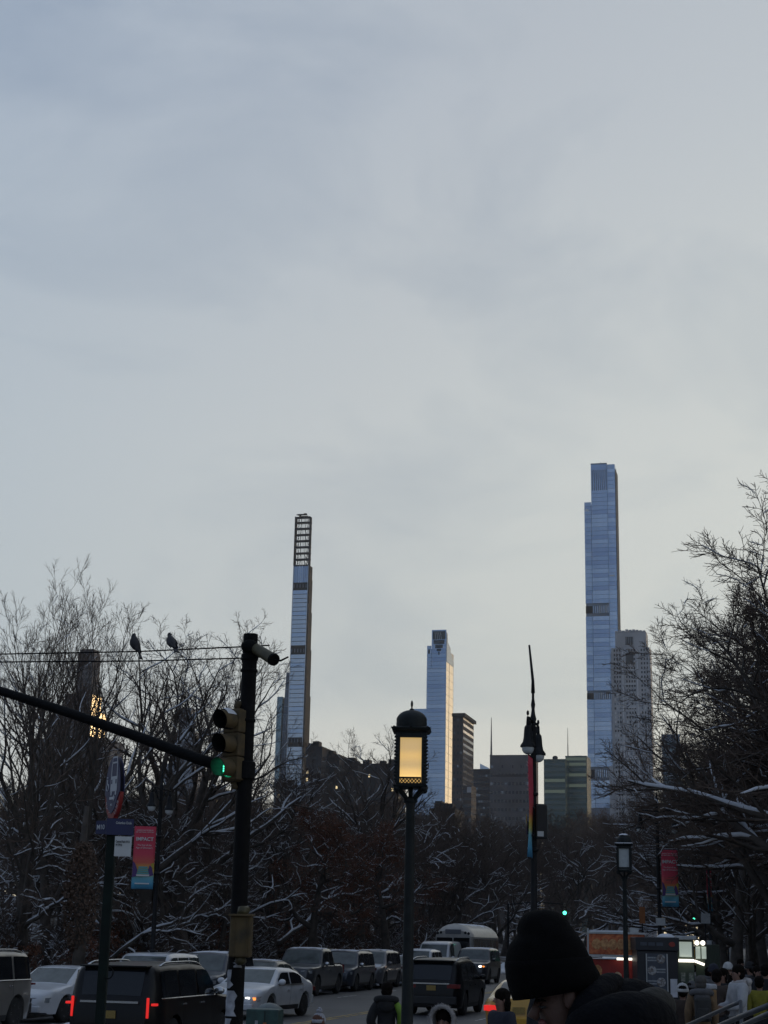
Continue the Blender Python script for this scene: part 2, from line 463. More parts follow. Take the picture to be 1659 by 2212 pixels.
for (p, q) in (((611, 1545), (626, 1600)), ((626, 1600), (606, 1650)), ((606, 1650), (620, 1690)), ((611, 1545), (605, 1690)), ((600, 1520), (600, 1690)), ((617, 1545), (612, 1690)), ((622, 1545), (619, 1690))):
    b = MB(); b.tube([(T.x(*p), 1.75, z(p[1])), (T.x(*q), 1.75, z(q[1]))], .35, 5); b.build('diagonal_brace', SEAM2, T.root)

# 3. blue tower with a curved dark crown and warm west side
T = Tower('blue_glass_tower', 'blue glass tower with a dark streaked crown and a pale lit right side', 'skyscraper', 920.5, 962.5, 1560, 1520)
z = T.z; W = T.W; x1 = T.x(932.5, 1400)
T.box('core', .3, W - .3, .3, 38, 0, z(1402), SEAM); T.box('crown_core', x1 + .3, W - .3, .3, 8, z(1402), z(1367), SEAM)
pk = random.Random(8); picks = [pk.choice((0, 0, 2, 0, 1)) for _ in range(200)]
T.row('floor_panel', 0, W, frange(z(1760), z(1447), 3.9), 3.72, -.2, .298, [GL_BLUE, GL_BLUE2, GL_BLUE3], lambda i: picks[i])
T.row('floor_panel', 0, x1 - .3, frange(z(1446), z(1400), 3.9), 3.72, -.2, .298, [GL_BLUE, GL_BLUE2, GL_BLUE3], lambda i: picks[i + 50])
T.row('floor_panel', x1, W, frange(z(1446), z(1366), 3.9), 3.72, -.2, .298, [GL_BLUE, GL_BLUE2, GL_BLUE3], lambda i: picks[i + 90])
T.box('dark_vent', 1.2, 2.9, -.35, -.202, z(1412), z(1403), DARKCORE)
T.box('dark_vent', 2.2, 3.2, -.35, -.202, z(1662), z(1648), DARKCORE)
DKG = mat('crown_dark_glass', (.04, .055, .07), .2, .5, var=.4, scale=.12)
xa, xb = x1 + 1.0, W - 1.0; xm = (xa + xb) / 2
for k, (wd, a, c) in enumerate(((1.0, 1382, 1364), (.86, 1392, 1383), (.6, 1401, 1393), (.34, 1407, 1402), (.1, 1415, 1408))):
    hw = (xb - xa) / 2 * wd; T.box('crown_screen', xm - hw, xm + hw, -.35, -.202, z(a), z(c), DKG)
for k in range(4):
    b = MB(); b.tube([(xm - 3 + k * 1.8, -.45, z(1382)), (xm - 4 + k * 1.8, -.45, z(1367))], .12, 4); b.build('crown_streak', PALE, T.root)
# west side: two shafts with a dark groove, stepping down to the back
for (y0, y1, top) in ((.3, 13.5, 1402), (15.5, 34, 1418)):
    zs = frange(z(1790), z(top), 8.0)
    for i, q in enumerate(zs):
        pass
    b = MB(); b.box(W - .298, W + .15, y0, y1, 0, 7.75); me = b.mesh('west_panel', GL_WEST)
    for q in zs: put('west_panel', me, T.root, (0, 0, q))
b = MB(); b.prism([(0.3, z(1402)), (0.3, z(1366)), (6.0, z(1378)), (6.0, z(1386)), (20, z(1395)), (20, z(1402)), (36, z(1418)), (36, z(1430)), (.3, z(1430))], W + .16, W + .4, M=Matrix(((0, 1, 0, 0), (1, 0, 0, 0), (0, 0, 1, 0), (0, 0, 0, 1))))
b.build('crown_side', GL_DARK, T.root)
b = MB(); b.box(-15, -.3, 2, 30, 0, z(1534)); b.build('lower_wing', GL_BLUE3, T.root)
zs = frange(z(1700), z(1537), 4.2); b = MB(); b.box(-15, -.35, 1.75, 1.998, 0, 3.8); me = b.mesh('floor_panel', GL_BLUE)
for q in zs: put('floor_panel', me, T.root, (0, 0, q))

# 4. the tallest tower, stepped blue glass
T = Tower('tallest_skyscraper', 'tallest blue glass skyscraper with a stepped top and two dark notches', 'skyscraper', 1265.5, 1334, 1340, 1550)
z = T.z; W = T.W
xa, xb = T.x(1281, 1340), T.x(1317, 1340)
T.box('core', .3, W - .3, .3, 24, 0, z(1090), SEAM); T.box('upper_core', xa + .3, W - .3, .3, 24, z(1090), z(1012), SEAM)
bands = [(z(1326), z(1309)), (z(1511), z(1497)), (z(1680), z(1662))]
def ok(q, h=4.1): return not any(a - h < q < c for a, c in bands)
G3 = [GL_BLUE, GL_BLUE2, GL_BLUE3]; picks = [pk.choice((0, 0, 1, 2)) for _ in range(400)]
def lev(i, o): return picks[i + o]
T.row('floor_panel', 0, xa - .35, [q for q in frange(z(1745), z(1092), 4.4) if ok(q)], 4.18, -.25, .298, G3, lambda i: lev(i, 0))
T.row('floor_panel', xa, xb - .25, [q for q in frange(z(1745), z(1066), 4.4) if ok(q)], 4.18, -.55, .298, G3, lambda i: lev(i, 100))
T.row('floor_panel', xb, W, [q for q in frange(z(1745), z(1018), 4.4) if ok(q) or True], 4.18, -.25, .298, G3, lambda i: lev(i, 200))
for a, c in bands:
    T.box('mechanical_recess', .1, xa - .5, -.05, .29, a + .3, c - .3, DARKCORE)
    T.box('mechanical_recess', xa, xb - .3, -.3, .29, a + .2, c - .2, SEAM)
    for k in range(8):
        x = xa + .6 + k * (xb - xa - 1.2) / 7.5
        T.box('fin', x, x + .55, -.62, -.302, a + .2, c - .2, PALE if k in (3, 6) else GL_BLUE2)
T.box('crown_panel', xa, xb - .25, -.5, .298, z(1064), z(1005), GL_BLUE3)
for k in range(8):
    x = xa + 1 + k * (xb - xa - 2.6) / 7; T.box('crown_slot', x, x + .9, -.75, -.502, z(1061), z(1017), SEAM)
T.box('parapet', xa - .1, xb - .2, -.6, 22, z(1005), z(1002.5), SEAM); T.box('parapet', xb, W, -.3, 20, z(1016), z(1006), GL_BLUE)
T.box('aerial', xa + 9.4, xa + 10, 4, 4.6, z(1002), z(998), PALE)
T.box('lit_panel', xa - 6, xa - 3, -.4, -.252, z(1105), z(1100), PALE); T.box('lit_panel', W - 7, W - 2, -.45, -.252, z(1246.5), z(1244), LIME2)
T.box('side_wall', W + .002, W + .7, -.2, 24, 0, z(1016), mat('side_wall_shade', (.05, .07, .10), .85, spec=.1, var=.2, scale=.1))  # shade of the right flank put into a darker wall colour

# 5. grey limestone tower in front of it
T = Tower('limestone_tower', 'grey limestone apartment tower with many small windows beside the tallest skyscraper', 'skyscraper', 1322, 1405, 1500, 1430)
z = T.z; W = T.W
xl, xr = T.x(1329, 1400), T.x(1396, 1400)
T.box('shaft', 0, W, 0, 26, 0, z(1400), LIME); T.box('top_block', xl, xr, 1.2, 22, z(1400), z(1366), LIME)
b = MB()
for k in range(9): b.box(xl + k * (xr - xl) / 9, xl + (k + .8) * (xr - xl) / 9, .8, 20, z(1366), z(1366) + (1.2, 2.2, 1.6, 2.6, 2.2, 2.4, 2.0, 1.5, 1.2)[k])
b.build('parapet', LIME, T.root)
T.box('base_wing', T.x(1316, 1640) , -.01, -.5, 20, 0, z(1655), LIME)
for x in (.5, W * .28, W * .66, W - 1.6): T.box('pier', x, x + 1.1, -.5, -.001, 0, z(1402), LIME2 if x > 1 and x < W - 2 else LIME)
zs = frange(z(1780), z(1404), 4.1)
xs = [2.2, 4.6, 7.0, 13.2, 15.6, 18.0, 20.4, 27.0, 29.6, 32.2]
xs = [x * W / 35.0 for x in xs]
wk = random.Random(12); ch = [[wk.choice((0, 0, 0, 1, 1, 2)) for _ in range(12)] for _ in range(60)]
T.wins(xs, zs[:30], 1.35, 2.1, [WINDK, WINGR, LIME2], y=-.08, pick=lambda i, j: ch[i][j])
b = MB()
for i, q in enumerate(zs[30:]):
    for x in xs: b.box(x, x + 1.35, -.08, .2, q, q + 2.1)
tag(b.build('window', WINDK, T.root), kind='stuff')
for q in (z(1449), z(1480), z(1530), z(1590), z(1640)): T.box('string_course', W * .33, W * .63, -.6, -.003, q, q + 1.0, LIME2)
T.box('tall_window', W * .38, W * .58, .9, 1.199, z(1393), z(1376), WINDK)
for k in range(4): T.box('mullion', W * (.38 + .05 * k + .024), W * (.38 + .05 * k + .03), .8, .899, z(1393), z(1376), LIME)
T.box('tall_window', W * .38, W * .58, -.2, -.001, z(1435), z(1412), WINDK)
for x in (-.001 - .6, W + .001): T.box('corner_bay', x, x + .6, 1, 14, 0, z(1410), LIME)

# 6. brown block with cornice right of the blue tower
T = Tower('cornice_block', 'dark brown tower block with a jutting cornice beside the blue glass tower', 'tower block', 977, 1000, 1600, 1250)
z = T.z; W = T.W
T.box('block', 0, W, 0, 46, 0, z(1548), BRICK); T.box('cornice', -.2, W + 1.8, -1.5, 48, z(1548), z(1541), MASON)
T.sidewins([0.8], frange(z(1740), z(1550), 5.2), 44.5, 2.1, [WINGR, GL_WARM], 'ribbon_window', lambda i, j: 1 if i > 10 else 0)
T.wins([1.2, 4.0, 6.4], frange(z(1730), z(1552), 5.2), 1.2, 2.0, [WINDK, WINGR], pick=lambda i, j: 1 if (i * 3 + j) % 7 == 2 else 0)
# 7-12. the lower skyline
def block(label, pxl, pxr, ytop, D, L, m, wm=None, name='office_building', cat='office building', nx=0, pitch=5, ww=1.6, wh=2.2, yb=1790, roof=None, lit=0, side=True):
    T = Tower(name, label, cat, pxl, pxr, min(ytop + 60, 1700), D); z = T.z; W = T.W
    T.box('block', 0, W, 0, L, 0, z(ytop), m)
    T.box('parapet', -.15, W + .15, -.15, L * .9, z(ytop), z(ytop) + 1.2, m)
    if nx:
        w2 = W / nx; rr = random.Random(int(pxl)); zs = frange(z(yb), z(ytop) - 3, pitch)
        T.wins([w2 * (j + .5) - ww * .5 for j in range(nx)], zs, ww, wh, [wm or WINDK, WINGR, LITW], pick=lambda i, j: 2 if rr.random() < lit else (1 if rr.random() < .15 else 0))
        if side: T.sidewins([2 + 4 * j for j in range(4)], zs[-12:], 1.6, wh, [wm or WINDK, WINGR], pick=lambda i, j: 1 if (i + j) % 5 == 0 else 0)
    return T
T = block('low brown building with narrow windows right of the cornice block', 1000, 1018, 1700, 1150, 20, BRICK, nx=4, pitch=5)
T.box('roof_ledge', T.W * .5, T.W, -.3, -.002, T.z(1712), T.z(1700), LIME)
T = block('grey building below the glass peaked roof', 1013, 1058, 1664, 1500, 22, MASON, nx=9, pitch=6)
b = MB(); b.prism([(T.x(1036, 1664), T.z(1664) + 1.3), (T.x(1036, 1650), T.z(1649)), (T.x(1056, 1660), T.z(1659)), (T.x(1056, 1664), T.z(1664) + 1.3)], 2, 18); b.build('peaked_roof', GL_PALE, T.root)
T = Tower('spire', 'thin grey spire rising above the roofs left of the double street lamp', 'spire', 1059.5, 1063, 1620, 2600)
b = MB(); b.tube([(T.W / 2, 0, 0), (T.W / 2, 0, T.z(1640)), (T.W / 2, 0, T.z(1600)), (T.W / 2, 0, T.z(1550))], [2.2, 2.0, 1.3, .5], 6); b.build('mast', CONC, T.root)
T = block('wide grey brown office block with a blank top floor', 1058, 1152, 1634, 1400, 30, CONC, nx=12, pitch=7.5, ww=2, wh=2.6)
T.box('dark_band', 2, T.W - 2, -.2, -.002, T.z(1678), T.z(1673), MASON)
for k in range(4): T.box('blank_panel', 3 + k * 9, 9.5 + k * 9, -.25, -.002, T.z(1668), T.z(1640), CONC)
def ribbon(T, ytop, yb, pitch, h, m, n=1, litrows=()):
    zs = frange(T.z(yb), T.z(ytop) - 2, pitch)
    for i, q in enumerate(zs):
        b = MB(); b.box(.6, T.W - .6, -.2, .1, q, q + h); b.build('ribbon_window', LITG if i in litrows else m, T.root)
T = block('dark green glass office block left of the other with the mast', 1175, 1222, 1643, 1300, 30, GL_GREEN); ribbon(T, 1643, 1760, 4.4, 2.4, GL_RIB, litrows=(4, 6, 13))
b = MB(); b.lathe([(2.2, 0), (2.2, 2.4), (1.2, 3.2)], 12, (T.W * .48, 6, T.z(1643) + 1.2)); b.build('water_tank', MASON, T.root)
T = block('dark glass office block topped by a thin mast beside the tallest skyscraper', 1222, 1268, 1636, 1320, 30, GL_GREEN); ribbon(T, 1636, 1770, 4.4, 2.4, GL_RIB, litrows=(6, 8, 10, 11, 20))
T.box('roof_plant', 7, 13, 5, 12, T.z(1636) + 1.2, T.z(1631), MASON)
b = MB(); b.tube([(1.6, 4, T.z(1636)), (1.6, 4, T.z(1605)), (1.6, 4, T.z(1571))], [.5, .35, .15], 5); b.build('mast', CONC, T.root)
# dark roofs left of the lantern
for px0, px1, yt, D, lab in ((660, 694, 1617, 900, 'dark apartment block with a stepped roof beside the slender skyscraper'),
                             (695, 731, 1634, 910, 'dark apartment block between the stepped roof and the long flat roof'),
                             (731, 772, 1652, 920, 'dark apartment block with a notched roof under the bare treetop'),
                             (772, 856, 1654, 930, 'long dark apartment block with a flat roof left of the lit lantern'),
                             (596, 660, 1700, 890, 'dark low block at the foot of the slender skyscraper'),
                             (440, 500, 1712, 880, 'dark low block behind the traffic signal'),
                             (930, 982, 1752, 700, 'low dark block at the foot of the blue glass tower')):
    T = block(lab, px0, px1, yt, D, 24, MASON, name='apartment_block', cat='apartment block', nx=5, pitch=4, ww=1.1, wh=1.7, yb=yt + 70, lit=.05)
    rr = random.Random(px0); b = MB()
    for k in range(3):
        x = rr.uniform(.5, T.W - 5); b.box(x, x + rr.uniform(2.5, 4.5), 2, 8, T.z(yt) + 1.2, T.z(yt) + rr.uniform(2.4, 4.6))
    b.build('roof_shed', MASON, T.root)
# masonry setback tower with sun reflected in its west windows, behind the left trees
T = Tower('setback_tower', 'dark masonry tower with gold sunset reflected down its right edge', 'skyscraper', 166, 200, 1450, 1250)
z = T.z; W = T.W
T.box('tower_top', 0, W, 0, 14, z(1500), z(1408), MASON2); T.box('tower_mid', -7, W + 1.4, -4, 18, z(1600), z(1500), MASON2)
T.box('tower_low', -16, W + 4.2, -7, 24, z(1640), z(1545), MASON2); T.box('tower_base', -28, W + 18, -10, 30, 0, z(1598), MASON2)
T.box('parapet', 1, W - 1, 1, 12, z(1408), z(1402), MASON2)
b = MB(); b.box(W + 1.402, W + 1.55, -2, 17, 0, 4.85); me = b.mesh('west_window', GL_GOLD)
for q in frange(z(1555), z(1505), 5.0): put('west_window', me, T.root, (0, 0, q))
b = MB(); b.box(W + 4.202, W + 4.35, -6, 22, 0, 5.05); me = b.mesh('west_window', GL_GOLD)
for q in frange(z(1592), z(1548), 5.2): put('west_window', me, T.root, (0, 0, q))
T.wins([1.5 + 3.2 * j for j in range(4)], frange(z(1495), z(1415), 4.5), 1.2, 2.2, [WINDK])
# stepped pale tower behind the traffic arm
T = Tower('stepped_tower', 'grey blue stepped tower seen through the bare branches behind the traffic arm', 'skyscraper', 382, 408, 1600, 1400)
z = T.z; W = T.W
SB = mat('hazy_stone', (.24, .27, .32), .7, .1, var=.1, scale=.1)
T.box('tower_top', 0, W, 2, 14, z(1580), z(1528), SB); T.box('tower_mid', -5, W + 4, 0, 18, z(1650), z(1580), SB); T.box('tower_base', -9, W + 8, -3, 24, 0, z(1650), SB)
T.box('spike', W * .4, W * .5, 6, 7, z(1528), z(1512), SB)
for q in frange(z(1720), z(1655), 5): T.box('floor_band', -8.5, W + 7.5, -3.2, -3.002, q, q + 1.2, SEAM2)
# right of the limestone tower, between it and the trees
T = block('blue grey tower edge showing through the right hand branches', 1431, 1470, 1590, 1100, 24, GL_DARK, name='glass_block', cat='tower block')
ribbon(T, 1590, 1740, 4.6, 3.0, GL_TEAL)
T = block('dark tower closing the end of the avenue behind the right hand trees', 1500, 1780, 1800, 900, 40, MASON, name='apartment_block', cat='apartment block', nx=14, pitch=4, ww=1.3, wh=1.9, yb=1990, lit=.05)
# ------------------------------------------------------------------ trees
class Tree:
    """grown once, then copied: trunk with limbs, branches, twigs and the snow lying on them"""
    def __init__(s, seed, H, r0, style, levels=4, dens=1.0, snow=1.0, leaf=0.0, twig_r=.008, fork=None, leafcol=None):
        s.rng = random.Random(seed); s.H = H; s.style = style; s.dens = dens; s.maxl = levels
        s.tw = twig_r; s.out = []; s.tips = []
        st_ = dict(vase=dict(fork=.24, nl=9, ang=(18, 42), ll=.72, trop=(.0, .09, .10, .08, .06), wig=(.05, .07, .09, .12, .16), ca=(20, 46)),
                   round=dict(fork=.22, nl=10, ang=(34, 66), ll=.62, trop=(0, .05, .06, .05, .04), wig=(.06, .12, .15, .18, .22), ca=(24, 54)),
                   spread=dict(fork=.2, nl=9, ang=(52, 84), ll=.72, trop=(0, .05, .03, .01, .02), wig=(.08, .26, .34, .4, .44)),
                   fan=dict(lead=.56, taper=.34, fork=.36, nl=19, ang=(34, 80), ll=.52, trop=(0, .015, .01, .02, .03), wig=(.05, .12, .16, .20, .26), ca=(24, 60)))[style]
        s.p = st_
        if fork: st_['fork'] = fork
        s.branch(Vector((0, 0, -.3)), Vector((s.rng.uniform(-.06, .06), s.rng.uniform(-.06, .06), 1)).normalized(), H * st_.get('lead', .80), r0, 0)
        s.snow = snow; s.leaf = leaf; s.leafcol = leafcol
    def branch(s, p, d, L, r, lv):
        g = s.rng; n = (9, 10, 7, 4, 2)[lv] ; pts = [p.copy()]; rad = [r]; dirs = [d.copy()]
        wig = s.p['wig'][lv]; tr = s.p['trop'][lv]
        tip = (.10, .22, .3, .45, .6)[lv]
        for i in range(n):
            d = (d + Vector((g.gauss(0, wig), g.gauss(0, wig), g.gauss(0, wig * .8) + tr))).normalized()
            p = p + d * (L / n); pts.append(p.copy()); dirs.append(d.copy())
            rad.append(max(s.tw * (.75 if lv == 4 else 1), r * (1 - (1 - tip) * ((i + 1) / n) ** (.8 if lv == 0 else 1))))
        if lv == 0: rad[0] = r * 1.5; rad[1] = max(rad[1], r * .95)
        s.out.append((lv, pts, rad))
        if lv >= s.maxl: s.tips.append((pts[-1], d)); return
        nc = (s.p['nl'], 8, 7, 6, 0)[lv]
        nc = max(2, int(round(nc * (s.dens if lv else 1))))
        az = g.uniform(0, 6.28)
        for k in range(nc):
            u = (s.p['fork'] + (1 - s.p['fork']) * ((k + g.uniform(.1, .9)) / nc) ** (.85)) if lv == 0 else .22 + .78 * (k + g.uniform(0, 1)) / nc
            if lv == 0 and k == 0: u = s.p['fork']
            x = u * n; i = min(int(x), n - 1); fr = x - i
            q = pts[i].lerp(pts[i + 1], fr); dd = dirs[min(i + 1, n)]; rr = rad[i] + (rad[i + 1] - rad[i]) * fr
            az += 2.4 + g.uniform(-.5, .5)
            a, b_ = s.p['ang'] if lv == 0 else s.p.get('ca', (26, 62))
            an = R(g.uniform(a, b_)) * (1.12 - .45 * u if lv == 0 else 1)
            o = dd.orthogonal().normalized(); o = Matrix.Rotation(az, 3, dd) @ o
            cd = (dd * math.cos(an) + o * math.sin(an)).normalized()
            if lv >= 1 and cd.z < -.25: cd.z *= .3; cd.normalize()
            if lv == 0: l2 = s.H * s.p['ll'] * (1 - s.p.get('taper', .62) * u) * g.uniform(.75, 1.08)
            else: l2 = L * (.56, .56, .52, .5)[lv] * (1.1 - .55 * u) * g.uniform(.7, 1.2)
            s.branch(q, cd, l2, max(s.tw, min(rr * .72, r * (.50, .46, .42, .4)[lv])), lv + 1)
        if lv in (2, 3): s.tips.append((pts[-1], d))
    def meshes(s):
        b0, b1, b2, sn, lf = MB(), MB(), MB(), MB(), MB()
        g = random.Random(9)
        for lv, pts, rad in s.out:
            if lv == 0: b0.tube(pts, rad, 9, caps=False)
            elif lv == 1: b1.tube(pts, rad, 6, caps=False)
            elif lv == 2: b1.tube(pts, rad, 4, caps=False)
            else: b2.tube(pts, rad, 3, caps=False)
            if s.snow and lv <= 3 and lv > 0:
                run = []; lucky = g.random() < s.snow * (1.1 if lv == 1 else 1.0 if lv == 2 else .3)
                for i in range(len(pts) - 1):
                    dv = pts[i + 1] - pts[i]; hz = abs(dv.z) / max(dv.length, 1e-6)
                    keep = lucky and hz < .84
                    if keep:
                        if not run: run.append((pts[i], rad[i]))
                        run.append((pts[i + 1], rad[i + 1]))
                    if (not keep or i == len(pts) - 2) and len(run) > 1:
                        pp = []; rr = []
                        for j, (q, r_) in enumerate(run):
                            e = .5 if j in (0, len(run) - 1) else g.uniform(.8, 1.2)
                            w = min(r_ * .95 + (.011 if lv < 3 else .007), .055) * e
                            pp.append(q + Vector((0, 0, r_ * .75 + w * .3))); rr.append(w)
                        sn.tube(pp, rr, 5 if lv < 3 else 3, caps=False); run = []
                    elif not keep: run = []
        if s.leaf:
            for q, d in s.tips:
                if g.random() > s.leaf: continue
                for _ in range(g.choice((2, 3, 4))):
                    c = q + Vector((g.gauss(0, .16), g.gauss(0, .16), g.gauss(-.06, .13)))
                    a = Vector((g.gauss(0, 1), g.gauss(0, 1), g.gauss(0, 1) - .8)).normalized() * g.uniform(.10, .17)
                    o = a.orthogonal().normalized() * g.uniform(.025, .045)
                    o = Matrix.Rotation(g.uniform(0, 6.28), 3, a.normalized()) @ o
                    n = a.cross(o).normalized() * .02
                    lf.add([c, c + a * .5 + o + n, c + a, c + a * .5 - o + n], [(0, 1, 2, 3)])
        return b0, b1, b2, sn, lf
    def build(s, root, barkm=None):
        b0, b1, b2, sn, lf = s.meshes(); bk = barkm or BARK
        b0.build('trunk', bk, root, smooth=True); b1.build('limbs', bk, root, smooth=True); tag(b2.build('twigs', TWIG, root, smooth=True), kind='stuff')
        if sn.f: tag(sn.build('snow_cover', SNOW, root, smooth=True), kind='stuff')
        if lf.f: tag(lf.build('withered_leaves', s.leafcol or LEAF, root), kind='stuff')
LEAF = mat('withered_leaf', (.19, .078, .040), .8, scale=1.2, col2=(.10, .047, .03), thresh=(.35, .65))
LEAF2 = mat('dry_leaf_dull', (.085, .052, .034), .8, var=.35, scale=1.0)
BARK2_ = mat('bark_light', (.070, .062, .052), .9, var=.35, scale=3, bump=.5, bscale=12)
PROTO = {}
def proto(key, *a, bark=None, **k):
    PROTO[key] = [a, k, bark, None, None]
def plant(key, label, pos, rz=0.0, top=None, sc=None, group=None, name='bare_tree', cat='tree'):
    """top: the level its highest twig reaches"""
    pr = PROTO[key]; a, k, bark, src, hgt = pr
    if src is None:
        r = thing(name, label, cat, pos, rz, group); t = Tree(*a, **k); t.build(r, bark)
        pr[3] = r; pr[4] = hgt = max(p.z for _, pts, _r in t.out for p in pts)
    else:
        r = copy_tree(src, label, pos, rz); r.name = name; r['category'] = cat
        if group: r['group'] = group
        elif 'group' in r.keys(): del r['group']
    if top is not None: sc = (top - pos[2]) / hgt
    r.scale = (sc,) * 3
    return r
proto('vase_a', 11, 17.0, .34, 'vase', dens=.95, twig_r=.0065, snow=.28)
proto('vase_b', 23, 16.0, .32, 'vase', dens=.95, twig_r=.0065, snow=.28)
proto('round_a', 31, 15.0, .38, 'round', dens=.97, twig_r=.0065, snow=.4)
proto('round_b', 47, 14.0, .38, 'round', dens=.97, twig_r=.0065, snow=.4)
proto('spread_a', 53, 10.0, .24, 'spread', dens=1.0, snow=.6)
proto('spread_b', 67, 9.0, .22, 'spread', dens=1.0, snow=.6)
proto('fan_a', 71, 14.0, .36, 'fan', dens=1.42, snow=.22, twig_r=.0065)
proto('fan_b', 83, 13.0, .28, 'fan', dens=1.1, snow=.4, twig_r=.0065)
proto('oak', 97, 10.5, .46, 'spread', dens=1.05, leaf=1.0, snow=.55, fork=.42)
proto('far_a', 101, 16.0, .28, 'round', dens=1.0, snow=0, twig_r=.012)
proto('far_b', 103, 15.0, .28, 'vase', dens=1.0, snow=0, twig_r=.012)
proto('far_c', 107, 13.0, .26, 'spread', dens=1.0, snow=.03, twig_r=.012)
proto('wood_a', 131, 10.0, .24, 'spread', dens=1.0, snow=.28)
proto('wood_b', 137, 11.0, .24, 'round', dens=1.0, snow=.2)
proto('shrub_a', 113, 3.6, .05, 'fan', levels=3, dens=1.4, snow=.4, fork=.06)
proto('shrub_b', 127, 3.0, .045, 'spread', levels=3, dens=1.4, snow=.4, fork=.08, leaf=.5)
def gz(p):
    s, t = to_st(p)
    if t < EC - 4.2: return hill(s, t) - .05
    return .12
def at(px, D, east=True, back=5.2):
    while True:
        p = ground(px, D, 0.0)
        if not east or to_st(p)[1] < EC - back: break
        D += 1.0
    p.z = gz(p); return p
rt = random.Random(77)
# the big ones against the sky, at the left
NEAR = [('vase_a', 36, 58, 1205, 'tall bare tree at the left edge of the photo, branches rising like a broom'),
        ('vase_b', 92, 66, 1270, 'slim upright bare tree just right of the tree at the left edge'),
        ('vase_a', 160, 64, 1215, 'tallest bare tree on the left with two plumes above the gold lit tower'),
        ('round_a', 300, 62, 1290, 'bare tree with a rounded crown behind the left pigeon'),
        ('round_b', 392, 58, 1300, 'wide bare tree whose fine crown spreads behind the right pigeon'),
        ('spread_a', 30, 52, 1660, 'low snow covered tree over the silver grey car at left'),
        ('spread_b', 215, 50, 1660, 'low snow lined tree behind the bus stop sign'),
        ('spread_a', 330, 55, 1730, 'low snowy tree behind the left street lamp banner'),
        ('spread_b', 470, 57, 1690, 'snow lined spreading tree just left of the traffic pole'),
        ('round_b', 128, 78, 1370, 'bare tree behind the gap between the two left treetops'),
        ('round_a', 345, 82, 1440, 'bare tree deep behind the left street lamp'),
        ('vase_b', 455, 90, 1480, 'bare tree whose thin top shows just left of the traffic signal'),
        ('spread_a', 585, 80, 1650, 'snow lined tree with crooked limbs just right of the traffic pole'),
        ('round_b', 590, 84, 1585, 'bare treetop rising in front of the slender skyscraper'),
        ('oak', 689, 66, 1740, 'thick trunked oak that keeps its rusty brown leaves behind the parked pickup'),
        ('spread_b', 770, 92, 1680, 'snow streaked tree right of the brown leaved oak'),
        ('round_a', 765, 90, 1545, 'fine bare treetop against the sky left of the lit lantern'),
        ('oak', 832, 76, 1770, 'smaller brown leaved oak behind the lit lantern'),
        ('spread_a', 905, 92, 1750, 'snow lined tree right behind the lit lantern post'),
        ('round_b', 1068, 112, 1740, 'bare tree with snowy forked limbs behind the white bus'),
        ('spread_b', 985, 118, 1800, 'low snowy tree behind the front of the white bus'),
        ('spread_a', 1245, 140, 1800, 'snow dabbed tree behind the black beanie'),
        ('spread_b', 1150, 150, 1830, 'low tree behind the pole of the double street lamp')]
for key, px, D, top, lab in NEAR:
    p = at(px, D, True, 1.2 if key == 'oak' else 5.2); plant(key, lab, p, rt.uniform(0, 6.28), P(px, top, p.y).z)
# leaf covered trunk
r = thing('ivy_trunk', 'narrow trunk wrapped in a column of dry brown leaves behind the white car', 'tree', at(158, 44, True, 1.4))
b = MB(); b.tube([(0, 0, -.2), (.1, 0, 2.0), (-.1, .1, 4.2), (.0, 0, 6.5)], [.26, .2, .16, .08], 8); b.build('trunk', BARK, r, smooth=True)
b = MB(); g = random.Random(4)
for _ in range(2600):
    z = 1.7 + 3.6 * g.random() ** .9; k = (1 - ((z - 3.5) / 1.95) ** 2); 
    if k <= 0: continue
    a = g.uniform(0, 6.28); rr = .62 * k ** .6 * g.random() ** .4
    c = Vector((rr * math.cos(a), rr * math.sin(a), z)); d = Vector((g.gauss(0, 1), g.gauss(0, 1), g.gauss(-1, .6))).normalized() * g.uniform(.08, .14)
    o = d.orthogonal().normalized() * g.uniform(.03, .055); b.add([c, c + d * .5 + o, c + d, c + d * .5 - o], [(0, 1, 2, 3)])
tag(b.build('dry_leaves', LEAF2, r), kind='stuff')
# woodland behind them; one look, one label
GRP = 'bare trees massed in the park woodland'
WL = 'bare snow dusted tree in the dark park woodland behind the parked cars'
keys = ['wood_a', 'far_c', 'wood_b', 'far_a', 'wood_a', 'far_c', 'round_b']
n = 0
for row, (D0, step) in enumerate(((70, 84), (84, 70), (102, 62), (128, 56), (150, 56))):
    px = -40 + 30 * (row % 2)
    while px < 1010:
        q = px + rt.uniform(-18, 18); p = at(q, D0 + rt.uniform(-6, 8), back=6.5)
        if p.y < 190:
            plant(keys[n % 7] if q < 860 else ('far_a', 'far_c', 'far_b')[n % 3], WL, p, rt.uniform(0, 6.28), P(q, rt.uniform(1660, 1760) if q < 520 else rt.uniform(1715, 1800), p.y).z, None, GRP); n += 1
        px += step
FG = 'bare trees in the far dark mass below the towers'
FL = 'distant bare tree in the brown grey mass of branches below the towers'
keys = ['far_a', 'far_b', 'far_c', 'far_a']
n = 0
def skyline(x):
    pts = [(-200, 1690), (520, 1700), (660, 1715), (880, 1735), (930, 1790), (985, 1775), (1035, 1738), (1110, 1760), (1180, 1775), (1240, 1752), (1290, 1742), (1350, 1775), (1400, 1850), (1460, 1890), (1800, 1890)]
    for (a, ya), (b, yb) in zip(pts, pts[1:]):
        if a <= x <= b: return ya + (yb - ya) * (x - a) / (b - a)
    return 1890
